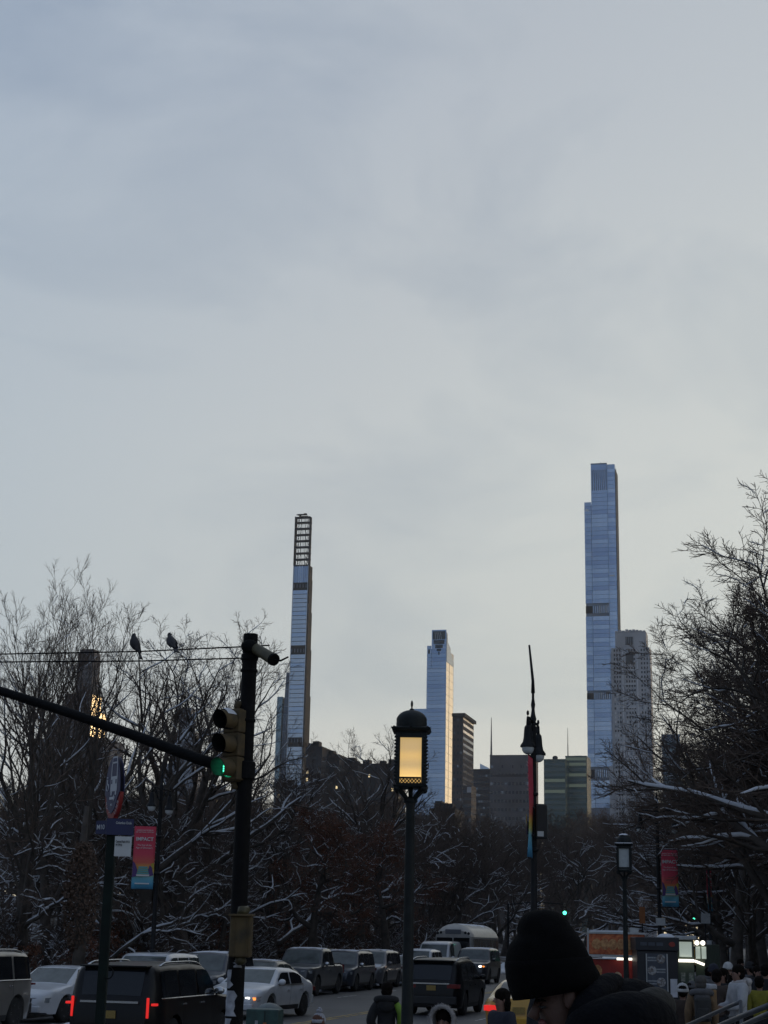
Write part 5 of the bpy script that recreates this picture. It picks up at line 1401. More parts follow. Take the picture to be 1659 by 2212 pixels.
# old white bus with a domed roof
def bus(s_, t_):
    r = thing('bus', 'old white bus with a domed roof parked beyond the other cars', 'bus', st(s_, t_, .004), R(90) - SA + math.pi)
    L, W, H = 10.0, 2.5, 3.35; m = PT['busw']; rows = []
    for i in range(22):
        x = -L / 2 + L * i / 21; e = max(0, abs(x) - (L / 2 - .5)) / .5; hw_ = W / 2 - .12 * e ** 2; top = H - .35 * e ** 2.2
        row = [(x, hw_, .45), (x, hw_, 1.3), (x, hw_ - .02, 2.55)]
        for k in range(9):
            a = R(12 + 156 * k / 8); row.append((x, (hw_ - .02) * math.cos(a) / math.cos(R(12)), 2.55 + (top - 2.55) * (math.sin(a) - math.sin(R(12))) / (1 - math.sin(R(12)))))
        row += [(x, -hw_ + .02, 2.55), (x, -hw_, 1.3), (x, -hw_, .45)]; rows.append(row)
    b = MB(); b.grid(rows, closed=True); n = len(rows[0]); q = 21 * n
    b.f += [tuple(range(n)), tuple(q + k for k in reversed(range(n)))]; b.m += [0, 0]; b.build('body', m, r, smooth=True, sharp=40)
    b = MB(); b.box(L / 2 + .002, L / 2 + .02, -W * .42, W * .42, 1.45, 2.5); b.build('windscreen', CGLASS, r)
    b = MB(); b.box(L / 2 + .022, L / 2 + .04, -.03, .03, 1.45, 2.5); b.build('pillar', m, r)
    b = MB(); b.box(L / 2 - .06, L / 2 + .03, -.5, .5, 2.72, 3.0); b.build('destination_board', mat('board_grey', (.13, .14, .16), .6), r, bevel=.02)
    for y in (-.98, -.78, .78, .98):
        b = MB(); b.lathe([(.085, 0), (.085, .05), (.07, .055)], 12, M=Matrix.Translation((L / 2 - .04, y, 2.80 if abs(y) < .9 else 2.76)) @ Matrix.Rotation(R(90), 4, 'Y')); b.build('marker_lamp', BLACK, r)
    for sy in (-1, 1):
        for k in range(8):
            x = -L / 2 + .5 + k * 1.15; b = MB(); b.box(x, x + 1.0, sy * (W / 2 - .02), sy * (W / 2 + .006), 1.65, 2.45); b.build('side_window', mat('bus_glass_brown', (.07, .06, .055), .15, .2), r)
        b = MB(); b.box(-L / 2, L / 2 - .4, sy * (W / 2), sy * (W / 2 + .012), 1.30, 1.38); b.build('side_trim', TRIM, r)
        b = MB(); b.lathe([(.12, 0), (.11, .03)], 12, M=Matrix.Translation((L / 2, sy * .95, .95)) @ Matrix.Rotation(R(90), 4, 'Y')); b.build('headlight', HEADOFF, r)
        for x in (L * .27, -L * .3):
            b = MB(); b.lathe([(.3, -.13), (.5, -.13), (.5, .13), (.3, .13)], 20, M=Matrix.Translation((x, sy * (W / 2 - .13), .5)) @ Matrix.Rotation(R(-90), 4, 'X')); b.build('wheel', RUBBER, r, smooth=True, sharp=40)
    b = MB(); b.box(L / 2 - .1, L / 2 + .08, -W / 2 + .1, W / 2 - .1, .45, .7); b.build('bumper', TRIM, r, bevel=.02)
    rows = []; g = random.Random(2)
    for i in range(16):
        x = -L / 2 + .5 + (L - 1.0) * i / 15; rows.append([(x, 1.02 * math.cos(R(38 + 104 * k / 7)) * 1.1, 2.55 + .80 * (math.sin(R(38 + 104 * k / 7)) - .2) / .8 + g.uniform(.005, .03)) for k in range(8)])
    b = MB(); b.grid(rows); b.build('roof_snow', SNOW, r, smooth=True)
bus(105.2, TC + .2)
# snow ploughed against the kerb and lying between the parked cars
snow_heap('snow_bank', [st(44, EC + 2.5), st(48, EC + 2.6), st(52, EC + 2.4)], .8, .14, 1)
snow_heap('snow_bank', [st(38, EC + 2.3), st(41, EC + 2.5), st(44, EC + 2.3)], .7, .12, 2)
snow_heap('snow_bank', [st(52, EC + .5), st(72, EC + .3), st(100, EC + .4)], .7, .25, 3)
snow_heap('snow_bank', [st(118, EC + .3), st(126, EC + .6), st(150, EC + .4), st(190, EC + .3)], 1.6, .7, 4)
# ------------------------------------------------------------------ food carts on the pavement
CARTR = mat('cart_red', (.44, .035, .028), .5, scale=1.6, col2=(.26, .022, .02), thresh=(.35, .7))
CARTO = mat('cart_orange', (.62, .19, .07), .6, scale=9, col2=(.34, .07, .03), thresh=(.35, .65))
FOOD = mat('food_print', (.62, .36, .15), .6, scale=14, col2=(.32, .12, .05), thresh=(.3, .7))
FOODP = mat('food_print_pale', (.6, .52, .40), .6, scale=14, col2=(.38, .28, .18), thresh=(.3, .7))
STEEL = mat('brushed_steel', (.36, .38, .40), .4, .7, var=.15, scale=5)
NIGHT = mat('menu_navy', (.010, .012, .018), .5, var=.2, scale=4)
MENUP = mat('menu_panel', (.045, .055, .075), .5, var=.2, scale=6)
PRINTG = mat('menu_print', (.22, .24, .26), .6, var=.3, scale=20)
TUBE = mat('lit_tube', (.9, .9, .85), .3, emit=(1, .93, .78), estr=2.0)
TUBEW = mat('lit_tube_warm', (.9, .8, .5), .3, emit=(1, .80, .45), estr=2.2)
PANELW = mat('lit_menu_panel', (.5, .55, .5), .4, emit=(.80, .95, .82), estr=.28)
GREENC = mat('cart_green', (.06, .085, .06), .5, var=.2, scale=6)
def cart(name, label, px0, px1, pytop, D, rz, depth):
    p0, p1 = P(px0, 2100, D), P(px1, 2100, D); w = (p1 - p0).length
    r = thing(name, label, 'food cart', (p0.x, p0.y, .13), rz); H = P(px0, pytop, D).z - .13
    for x in (.3, w - .3):
        for y in (.25, depth - .25):
            b = MB(); b.lathe([(.1, -.05), (.22, -.05), (.22, .05), (.1, .05)], 16, M=Matrix.Translation((x, y, .22)) @ Matrix.Rotation(R(90), 4, 'X')); b.build('wheel', RUBBER, r, smooth=True, sharp=40)
    return r, w, H
r, w, H = cart('food_cart', 'red food cart printed with pictures of food and a lit tube under its canopy', 1275, 1388, 2015, 46, R(-6), 1.9)
b = MB(); b.box(0, w, 0, 1.9, .35, H - .72); b.build('body', CARTR, r, bevel=.02)
b = MB(); b.box(-.04, w + .04, -.32, 1.95, H - .58, H); b.build('canopy', CARTO, r, bevel=.02)
b = MB(); b.box(-.06, w + .06, -.36, 1.97, H - .02, H + .03); b.build('canopy_edge', STEEL, r); b = MB(); b.box(-.06, w + .06, -.36, -.322, H - .64, H - .585); b.build('canopy_edge', STEEL, r)
b = MB(); b.cbox((-.06, -.3, H - .25), (.05, .05, .75)); b.build('canopy_post', STEEL, r); b = MB(); b.cbox((-.09, -.3, H - .62), (.16, .07, .07)); b.build('spot_lamp', STEEL, r)
b = MB(); b.tube([(w * .5, -.26, H - .69), (w * .80, -.26, H - .69)], .032, 8); b.build('lit_tube', TUBE, r); b = MB(); b.tube([(w * .87, -.26, H - .69), (w * .99, -.26, H - .69)], .032, 8); b.build('lit_tube', TUBEW, r)
g = random.Random(7)
def blob(bb, cx, cz, rx, rz_, y0, y1, n=14):
    bb.prism([(cx + rx * math.cos(2 * math.pi * k / n) * g.uniform(.85, 1.1), cz + rz_ * math.sin(2 * math.pi * k / n) * g.uniform(.85, 1.1)) for k in range(n)], y0, y1)
for (cx, cz, rx, rz_, m) in ((.14, .80, .15, .15, FOOD), (.52, .72, .13, .10, FOODP), (.60, .46, .26, .14, FOODP), (.2, .28, .15, .15, FOODP), (.85, .80, .08, .13, TUBEW if False else FOOD), (.34, .55, .12, .08, FOOD), (.86, .35, .1, .16, FOOD)):
    b = MB(); blob(b, cx * w, .35 + cz * (H - 1.1), rx * w * .6, rz_ * 1.3, -.012, -.002); b.build('food_picture', m, r)
for k in range(6):
    b = MB(); blob(b, (.12 + k * .155) * w, H - .30, .13, .15, -.334, -.322); b.build('food_picture', FOOD, r)
b = MB(); b.box(w * .02, w * .72, .2, 1.5, H + .03, H + .08); b.build('roof_snow', SNOW, r)
b = MB(); b.box(w * .78, w * .94, .3, 1.0, H + .03, H + .16); b.build('roof_vent', STEEL, r)
r, w, H = cart('food_cart', 'dark navy menu cart with round food pictures and a white sheet of paper', 1377, 1464, 2024, 44, R(-4), 1.6)
b = MB(); b.box(0, w, 0, 1.6, .3, H - .35); b.build('body', NIGHT, r, bevel=.02)
b = MB(); b.box(-.04, w + .04, -.06, 1.64, H - .345, H); b.build('header', NIGHT, r, bevel=.015)
text('Street Food', .17, r, Matrix.Translation((w * .45, -.0625, H - .16)) @ FACE, MENUP, sx=.9) if False else None
for k in range(3):
    b = MB(); b.box(w * (.08 + .2 * k), w * (.24 + .2 * k), -.066, -.061, H - .22, H - .13); b.build('header_print', MENUP, r)
b = MB(); blob(b, w * .86, H - .17, .09, .07, -.068, -.061); b.build('header_badge', mat('badge_red', (.25, .03, .02), .6), r)
b = MB(); b.box(w * .24, w * .72, -.022, -.002, .55, H - .42); b.build('menu_panel', MENUP, r)
for x in (.225, .735): b = MB(); b.cbox((w * x, -.02, (H + .15) / 2), (.03, .036, H - 1.0)); b.build('menu_frame', STEEL, r)
for i in range(4):
    z = H - .56 - i * .30
    for (cx, kind) in ((.36, 0), (.58, 1)) if i % 2 == 0 else ((.36, 1), (.58, 0)):
        if kind:
            b = MB(); b.lathe([(.115, 0), (.12, .006), (.05, .012), (.045, .004)], 16, M=Matrix.Translation((cx * w, -.023, z)) @ Matrix.Rotation(R(90), 4, 'X')); b.build('plate_picture', mat('plate_print', (.34, .35, .36), .5, scale=18, col2=(.12, .10, .09), thresh=(.4, .6)), r)
        else:
            for q in range(2): b = MB(); b.box(cx * w - .12, cx * w + .12, -.026, -.023, z - .06 + q * .07, z - .02 + q * .07); b.build('menu_line', PRINTG, r)
b = MB(); b.box(w * .80, w * .97, -.03, -.02, .95, 1.42); b.build('paper_sheet', mat('paper', (.5, .51, .55), .8, var=.1, scale=9), r)
b = MB(); b.box(w * .2, w * 1.0, -.25, -.002, .52, .56); b.build('counter', STEEL, r)
b = MB(); b.lathe([(.26, 0), (.24, .04), (.15, .09), (.05, .11)], 12, (w * .8, .8, H)); b.build('roof_snow', SNOW, r, smooth=True)
r, w, H = cart('food_cart', 'green lit snack cart with bright tubes and white menu panels beside the navy one', 1464, 1500, 2026, 45, R(-5), 2.2)
b = MB(); b.box(0, w, 0, 2.2, .3, H - .05); b.build('body', GREENC, r, bevel=.02)
b = MB(); b.box(-.05, w + .05, -.25, 2.25, H - .05, H + .06); b.build('roof', STEEL, r, bevel=.02)
b = MB(); b.box(.06, w - .06, -.03, -.002, H - .50, H - .1); b.build('lit_panel', PANELW, r)
b = MB(); b.tube([(.02, -.12, H - .6), (w - .02, -.12, H - .6)], .04, 8); b.build('lit_tube', TUBE, r)
for i in range(3):
    for k in range(2): b = MB(); b.box(.08 + k * w * .48, w * .44 + k * w * .48, -.022, -.002, H - 1.15 - i * .30, H - .92 - i * .30); b.build('menu_panel', mat('menu_green', (.14, .17, .14), .5, scale=18, col2=(.32, .34, .30), thresh=(.42, .6)), r)
r, w, H = cart('food_cart', 'narrow cart with two glowing round lamps and a slanted lit tube beside the green cart', 1503, 1524, 2032, 47, R(-24), 2.0)
b = MB(); b.box(0, w, 0, 2.0, .3, H - .1); b.build('body', GREENC, r, bevel=.02)
for k in range(2): b = MB(); b.ball((.08 + k * .17, -.1, H - .06), (.07, .07, .07), 10, 8); b.build('lamp', PANELW if False else TUBE, r, smooth=True); b = MB(); b.box(.02 + k * .17, .15 + k * .17, -.03, -.002, H - .5, H - .16); b.build('lit_panel', PANELW, r)
b = MB(); b.tube([(.0, -.12, H - .56), (w, -.12, H - .66)], .035, 8); b.build('lit_tube', TUBE, r)

# ------------------------------------------------------------------ people
SKIN = mat('skin', (.20, .11, .08), .6, var=.08, scale=30)
HAIRD = mat('hair_dark', (.007, .005, .004), .9, spec=.1, var=.4, scale=40)
def skinmesh(name, J, E, Rr, m, parent, levels=2):
    ks = list(J); idx = {k: i for i, k in enumerate(ks)}
    me = bpy.data.meshes.new(name); me.from_pydata([J[k] for k in ks], [(idx[a], idx[b]) for a, b in E], [])
    me.materials.append(m); o = put(name, me, parent)
    o.modifiers.new('skin', 'SKIN').use_smooth_shade = True
    for k in ks:
        r_ = Rr[k]; d = me.skin_vertices[0].data[idx[k]]; d.radius = r_ if hasattr(r_, '__len__') else (r_, r_); d.use_root = (idx[k] == 0)
    su = o.modifiers.new('smooth', 'SUBSURF'); su.levels = su.render_levels = levels
    return o
def hand(b, w, d, up, s):
    """palm and five bent fingers of different lengths at wrist w, pointing along d"""
    d = d.normalized(); side = d.cross(up).normalized(); up = side.cross(d).normalized()
    c = w + d * .045 * s; b.tube([w, c, w + d * .09 * s], [.026 * s, .036 * s, .034 * s], 8)
    for i, (off, L) in enumerate(((-.028, .065), (-.010, .078), (.010, .083), (.028, .072))):
        p = w + d * .085 * s + side * off * s
        b.tube([p, p + d * L * .5 * s - up * .006 * s, p + d * L * .82 * s - up * .024 * s, p + d * L * .95 * s - up * .042 * s], [.0095 * s, .009 * s, .008 * s, .006 * s], 6)
    p = w + d * .03 * s - side * .03 * s
    b.tube([p, p + (d * .6 - side * .8) * .035 * s, p + (d * .95 - side * .6) * .06 * s - up * .01 * s], [.012 * s, .011 * s, .008 * s], 6)
CLOTH = {}
def cloth(name, col, var=.2): return mat('cloth_' + name, col, .9, var=var, scale=9, bump=.25, bscale=35)
def person(label, px, pytop, D, H, yaw, jacket, trousers, hair='short', hairm=None, hat=None, long=0, group=None, arms='down', hood=None, backpack=None, stoop=0.0, bulk=1.12, z0=.13, extra=None, bob=None):
    """faces local -y; H is the height without hat"""
    p = P(px, pytop, D); r = thing('person', label, 'person', (p.x, p.y, z0), yaw, group)
    h = H; V = Vector; B = bulk
    lean = V((0, -stoop * h, 0))
    J = dict(pelvis=V((0, 0, .52 * h)), waist=V((0, 0, .60 * h)) + lean * .3, chest=V((0, .005 * h, .73 * h)) + lean * .7, neck=V((0, .0, .835 * h)) + lean, jaw=V((0, -.012 * h, .885 * h)) + lean * 1.1, head=V((0, -.006 * h, .94 * h)) + lean * 1.15, crown=V((0, .006 * h, .982 * h)) + lean * 1.15)
    E = [('pelvis', 'waist'), ('waist', 'chest'), ('chest', 'neck'), ('neck', 'jaw'), ('jaw', 'head'), ('head', 'crown')]
    Rr = dict(pelvis=.085 * h, waist=(.075 * h, .06 * h), chest=(.088 * h, .065 * h), neck=.030 * h, jaw=.040 * h, head=(.046 * h, .054 * h), crown=.030 * h)
    hands = []
    for s, sx in (('l', -1), ('r', 1)):
        J['sh' + s] = V((sx * .105 * h, .005 * h, .805 * h)) + lean * .95
        if arms == 'down': el, wr = V((sx * .135 * h, .02 * h, .64 * h)), V((sx * .13 * h, -.03 * h, .50 * h))
        elif arms == 'pockets': el, wr = V((sx * .16 * h, .03 * h, .64 * h)), V((sx * .10 * h, -.05 * h, .545 * h))
        elif arms == 'hold': el, wr = V((sx * .135 * h, -.03 * h, .635 * h)), V((sx * .075 * h, -.185 * h, .615 * h))
        elif arms == 'phone': el, wr = V((sx * .13 * h, -.04 * h, .65 * h)), V((sx * .05 * h, -.16 * h, .72 * h))
        J['el' + s] = el + lean * .6; J['wr' + s] = wr + lean * .6
        J['hip' + s] = V((sx * .05 * h, 0, .49 * h)); J['kn' + s] = V((sx * .055 * h, -.012 * h, .28 * h)); J['an' + s] = V((sx * .058 * h, .012 * h, .05 * h)); J['toe' + s] = V((sx * .066 * h, -.075 * h, .022 * h))
        E += [('chest', 'sh' + s), ('sh' + s, 'el' + s), ('el' + s, 'wr' + s), ('pelvis', 'hip' + s), ('hip' + s, 'kn' + s), ('kn' + s, 'an' + s), ('an' + s, 'toe' + s)]
        Rr.update({'sh' + s: .042 * h, 'el' + s: .027 * h, 'wr' + s: .019 * h, 'hip' + s: .056 * h, 'kn' + s: .036 * h, 'an' + s: .025 * h, 'toe' + s: .022 * h})
    body = skinmesh('body', J, E, Rr, SKIN, r)
    # face and hands
    hc = J['head']; b = MB()
    b.tube([hc + V((0, -.050 * h, .012 * h)), hc + V((0, -.068 * h, -.014 * h)), hc + V((0, -.052 * h, -.02 * h))], [.006 * h, .010 * h, .006 * h], 6)
    for sx in (-1, 1): b.ball(hc + V((sx * .049 * h, .004 * h, -.006 * h)), (.007 * h, .012 * h, .019 * h), 8, 6)
    b.build('nose_and_ears', SKIN, body, smooth=True)
    for sx in (-1, 1):
        b = MB(); b.ball(hc + V((sx * .018 * h, -.050 * h, .006 * h)), (.007 * h, .004 * h, .0045 * h), 8, 6); b.build('eye', BLACK, body, smooth=True)
    b = MB(); b.ball(hc + V((0, -.046 * h, -.042 * h)), (.014 * h, .005 * h, .003 * h), 8, 6); b.build('mouth', mat('lips', (.16, .05, .045), .6), body, smooth=True)
    for s in 'lr':
        b = MB(); d = (J['wr' + s] - J['el' + s]); hand(b, J['wr' + s], d if arms != 'hold' else V((0, -1, .0)), V((0, 0, 1)) if arms in ('hold', 'phone') else V((0, -1, 0)), h / 1.75); b.build('hand', SKIN, body, smooth=True)
    # clothes
    def sub(keys, edges, grow, nm, m, extraJ=None):
        JJ = {k: J[k].copy() for k in keys}; RR = {}
        for k in keys:
            q = Rr[k]; q = q if hasattr(q, '__len__') else (q, q); RR[k] = (q[0] + grow, q[1] + grow)
        if extraJ:
            for k, (v, q) in extraJ.items(): JJ[k] = v; RR[k] = q
        return skinmesh(nm, JJ, edges, RR, m, r)
    kk = ['waist', 'chest'] + [a + s for a in ('sh', 'el') for s in 'lr']
    ex = {'hem': (V((0, 0, (.47 - long) * h)), (.098 * h * B, .078 * h * B)), 'mid': (V((0, 0, .54 * h)), (.092 * h * B, .075 * h * B)), 'collar': (J['neck'] + V((0, 0, .004 * h)), (.046 * h, .044 * h))}
    ee = [('waist', 'chest'), ('waist', 'mid'), ('mid', 'hem'), ('chest', 'collar')]
    for s in 'lr':
        ex['cuff' + s] = (J['wr' + s] + (J['el' + s] - J['wr' + s]) * .08, (.030 * h * B, .030 * h * B)); ee += [('chest', 'sh' + s), ('sh' + s, 'el' + s), ('el' + s, 'cuff' + s)]
    sub(kk, ee, .018 * h * B, 'jacket', jacket, ex)
    kk = ['pelvis'] + [a + s for a in ('hip', 'kn', 'an') for s in 'lr']
    ee = [(a, b_) for s in 'lr' for a, b_ in (('pelvis', 'hip' + s), ('hip' + s, 'kn' + s), ('kn' + s, 'an' + s))]
    sub(kk, ee, .010 * h, 'trousers', trousers)
    for s in 'lr':
        b = MB(); a_, t_ = J['an' + s], J['toe' + s]; b.tube([a_ + V((0, .03 * h, -.032 * h)), V((a_.x, a_.y, .026 * h)), V((t_.x, t_.y, .022 * h)), V((t_.x, t_.y - .02 * h, .018 * h))], [.024 * h, .028 * h, .026 * h, .012 * h], 8); b.tube([V((a_.x, a_.y, .02 * h)), V((a_.x, a_.y, .08 * h))], [.030 * h, .029 * h], 8); b.build('shoe', BLACK, r, smooth=True)
    hm = hairm or HAIRD; cr = hc + V((0, .008 * h, .018 * h))
    def cap(nm, m, rx, ry, rz_, zlo, dz=0.0, n=16):
        rows = []
        for i in range(9):
            t = zlo + (1 - zlo) * i / 8; zz = t; rr = math.sqrt(max(0.0, 1 - zz * zz)) if zz > 0 else 1 - .06 * zz * zz
            rows.append([cr + V((rx * rr * math.cos(2 * math.pi * k / n), ry * rr * math.sin(2 * math.pi * k / n), rz_ * zz + dz)) for k in range(n)])
        b = MB(); b.grid(rows, closed=True); return b.build(nm, m, r, smooth=True)
    if hair == 'short': 
        b = MB(); b.ball(cr + V((0, .012 * h, .010 * h)), (.061 * h, .064 * h, .058 * h), 14, 10); b.ball(cr + V((0, .028 * h, -.030 * h)), (.056 * h, .046 * h, .050 * h), 12, 8); b.build('hair', hm, r, smooth=True)
    elif hair == 'long':
        b = MB(); b.ball(cr + V((0, .010 * h, .012 * h)), (.063 * h, .066 * h, .060 * h), 14, 10)
        for sx in (-1, -.4, .4, 1): b.tube([cr + V((sx * .040 * h, .012 * h + (1 - abs(sx)) * .03 * h, .02 * h)), cr + V((sx * .055 * h, .022 * h + (1 - abs(sx)) * .03 * h, -.045 * h)), cr + V((sx * .052 * h, .03 * h, -.12 * h))], [.026 * h, .028 * h, .012 * h], 8)
        b.build('hair', hm, r, smooth=True)
    if hat == 'beanie' or hat == 'pom':
        hatm = bob or cloth('hat', (.02, .02, .022)); cap('hat', hatm, .067 * h, .071 * h, .076 * h, -.35, .006 * h)
        rows = [[cr + V((rx_ * math.cos(2 * math.pi * k / 16), (rx_ + .006 * h) * math.sin(2 * math.pi * k / 16), z_)) for k in range(16)] for rx_, z_ in ((.067 * h, -.022 * h), (.071 * h, -.018 * h), (.071 * h, .010 * h), (.066 * h, .014 * h))]
        b = MB(); b.grid(rows, closed=True); b.build('hat_cuff', hatm, r, smooth=True)
        if hat == 'pom':
            b = MB(); g2 = random.Random(3)
            for _ in range(26): d = V((g2.gauss(0, 1), g2.gauss(0, 1), g2.gauss(0, 1))).normalized(); b.ball(cr + V((0, 0, .095 * h)) + d * .022 * h, .014 * h, 6, 4)
            tag(b.build('pompom', hatm, r, smooth=True), kind='stuff')
    if hat == 'hood':                                     # fur edged hood round the head, open at the face
        rows = []; g2 = random.Random(5)
        for i in range(8):
            a = i / 7; y = -.055 * h + .13 * h * a; s_ = math.sin(math.pi * (.42 + .5 * a)); 
            rows.append([cr + V((.080 * h * s_ * math.cos(2 * math.pi * k / 18), y, (.086 * h) * s_ * math.sin(2 * math.pi * k / 18) - .006 * h)) for k in range(18)])
        b = MB(); b.grid(rows, closed=True); b.build('hood', jacket, r, smooth=True)
        b = MB()
        for k in range(40):
            a = 2 * math.pi * k / 40
            for _ in range(22):
                q = cr + V((.080 * h * math.cos(a), -.052 * h, .084 * h * math.sin(a) - .006 * h)) + V((g2.gauss(0, .004), g2.gauss(0, .004), g2.gauss(0, .004))) * h
                d = V((math.cos(a) * g2.uniform(-.4, 1.2), g2.uniform(-1, .4), math.sin(a) * g2.uniform(-.4, 1.2))) + V((g2.gauss(0, .5), g2.gauss(0, .5), g2.gauss(0, .5)))
                b.tube([q, q + d.normalized() * g2.uniform(.012, .026) * h], [.0035 * h, .0008 * h], 3, caps=False)
        b.tube([cr + V((.080 * h * math.cos(2 * math.pi * k / 24), -.052 * h, .084 * h * math.sin(2 * math.pi * k / 24) - .006 * h)) for k in range(25)], .014 * h, 8, caps=False)
        tag(b.build('fur_trim', hood or jacket, r, smooth=True), kind='stuff')
    elif hood:                                            # thrown back on the shoulders
        b = MB(); pts = [J['neck'] + V((.095 * h * math.cos(a), .045 * h + .06 * h * math.sin(a), .018 * h + .012 * h * math.sin(a))) for a in [2 * math.pi * k / 18 for k in range(19)]]
        b.tube(pts, [.034 * h] * 19, 8); b.ball(J['neck'] + V((0, .085 * h, -.03 * h)), (.085 * h, .045 * h, .075 * h), 12, 8); b.build('hood', hood, r, smooth=True)
    if backpack:
        b = MB(); b.cbox(J['chest'] + V((0, .125 * h, -.035 * h)), (.165 * h, .085 * h, .235 * h)); b.build('backpack', backpack, r, bevel=.05)
        b = MB(); b.cbox(J['chest'] + V((0, .175 * h, -.075 * h)), (.125 * h, .03 * h, .11 * h)); b.build('backpack_pocket', backpack, r, bevel=.02)
        for sx in (-1, 1):
            b = MB(); b.tube([J['chest'] + V((sx * .06 * h, .09 * h, .075 * h)), J['chest'] + V((sx * .065 * h, .02 * h, .105 * h)), J['chest'] + V((sx * .065 * h, -.088 * h, .03 * h)), J['chest'] + V((sx * .07 * h, -.06 * h, -.09 * h)), J['chest'] + V((sx * .075 * h, .07 * h, -.12 * h))], .011 * h, 6); b.build('strap', backpack, r, smooth=True)
    return r, J
C_ = cloth
BLK = C_('black', (.012, .012, .014)); NAV = C_('navy', (.016, .019, .032)); TAN = C_('tan', (.15, .095, .05)); JEAN = C_('jeans', (.14, .20, .26)); WHC = C_('off_white', (.38, .39, .41), .15)
YELJ = C_('yellow', (.20, .18, .018)); GRYC = C_('grey', (.08, .08, .085)); FUR = C_('fur_grey', (.30, .29, .29)); BRN = C_('brown', (.05, .035, .028)); FURW = C_('fur_pale', (.36, .34, .33)); HIV = mat('hi_vis_lime', (.15, .26, .025), .7, var=.15, scale=8)
PACK = C_('pack', (.03, .03, .03)); WHS = C_('white_scarf', (.42, .42, .42)); OLV = C_('olive', (.05, .05, .042))
def hz(px, pytop, D, z0=.13): return P(px, pytop, D).z - z0
CG = 'people crowding the pavement at right'
# left of and around the lantern
r, J = person('child in a pale pom pom hat and scarf at the bottom edge of the photo', 690, 2182, 22, hz(690, 2186, 22) / 1.04, R(150), WHC, BLK, 'long', hat='pom', hairm=C_('reddish_hair', (.10, .045, .03)), bob=C_('pale_hat', (.34, .34, .37)))
r, J = person('person in a dark coat with a lime hi vis sash beside the lantern post', 836, 2126, 26.5, hz(845, 2126, 26.5), R(175), BLK, BLK, 'short', bulk=1.35, arms='pockets', hood=BLK)
b = MB(); h = hz(845, 2126, 26.5); b.tube([J['chest'] + Vector((-.10 * h, .06 * h, .09 * h)), J['chest'] + Vector((-.155 * h, .06 * h, 0)), J['waist'] + Vector((-.15 * h, .04 * h, -.03 * h))], [.03 * h, .045 * h, .04 * h], 8); b.build('hi_vis_sash', HIV, r, smooth=True)
person('person with a fur edged hood pulled up at the bottom edge right of the lantern', 960, 2182, 17.5, hz(960, 2186, 17.5), R(-20), FUR, BLK, 'short', hat='hood', hood=FURW)
person('person with bushy dark hair in a navy coat left of the beanie', 1083, 2142, 22, hz(1083, 2142, 22), R(-60), NAV, BLK, 'long', bulk=1.2)
# crowd by the carts
person('dark haired woman in a black coat facing the camera below the unlit lantern', 1381, 2128, 32, hz(1381, 2128, 32), R(-15), BLK, BLK, 'long', group=CG)
r, J = person('person in a black beanie with a pale scarf below the navy menu cart', 1411, 2134, 30, hz(1411, 2134, 30) / 1.02, R(165), GRYC, BLK, 'short', hat='beanie', group=CG, bob=BLK)
b = MB(); b.tube([J['neck'] + Vector((-.05, -.05, -.02)), J['neck'] + Vector((-.10, .06, .0)), J['chest'] + Vector((-.10, .13, -.02)), J['waist'] + Vector((-.11, .14, .02))], [.03, .04, .035, .03], 8); b.build('scarf', WHS, r, smooth=True)
r, J = person('person in a dark jacket, pale jeans and whitish hat by the green cart', 1474, 2126, 30, hz(1474, 2126, 30) / 1.02, R(170), BRN, JEAN, 'short', hat='beanie', group=CG, bob=WHS, arms='pockets')
person('person in a tan coat with a dark backpack right of the pale jeans', 1513, 2112, 29.5, hz(1513, 2112, 29.5), R(176), TAN, OLV, 'short', group=CG, hood=GRYC, backpack=PACK, long=.06, hairm=C_('grey_hair', (.06, .055, .05)), bulk=1.05)
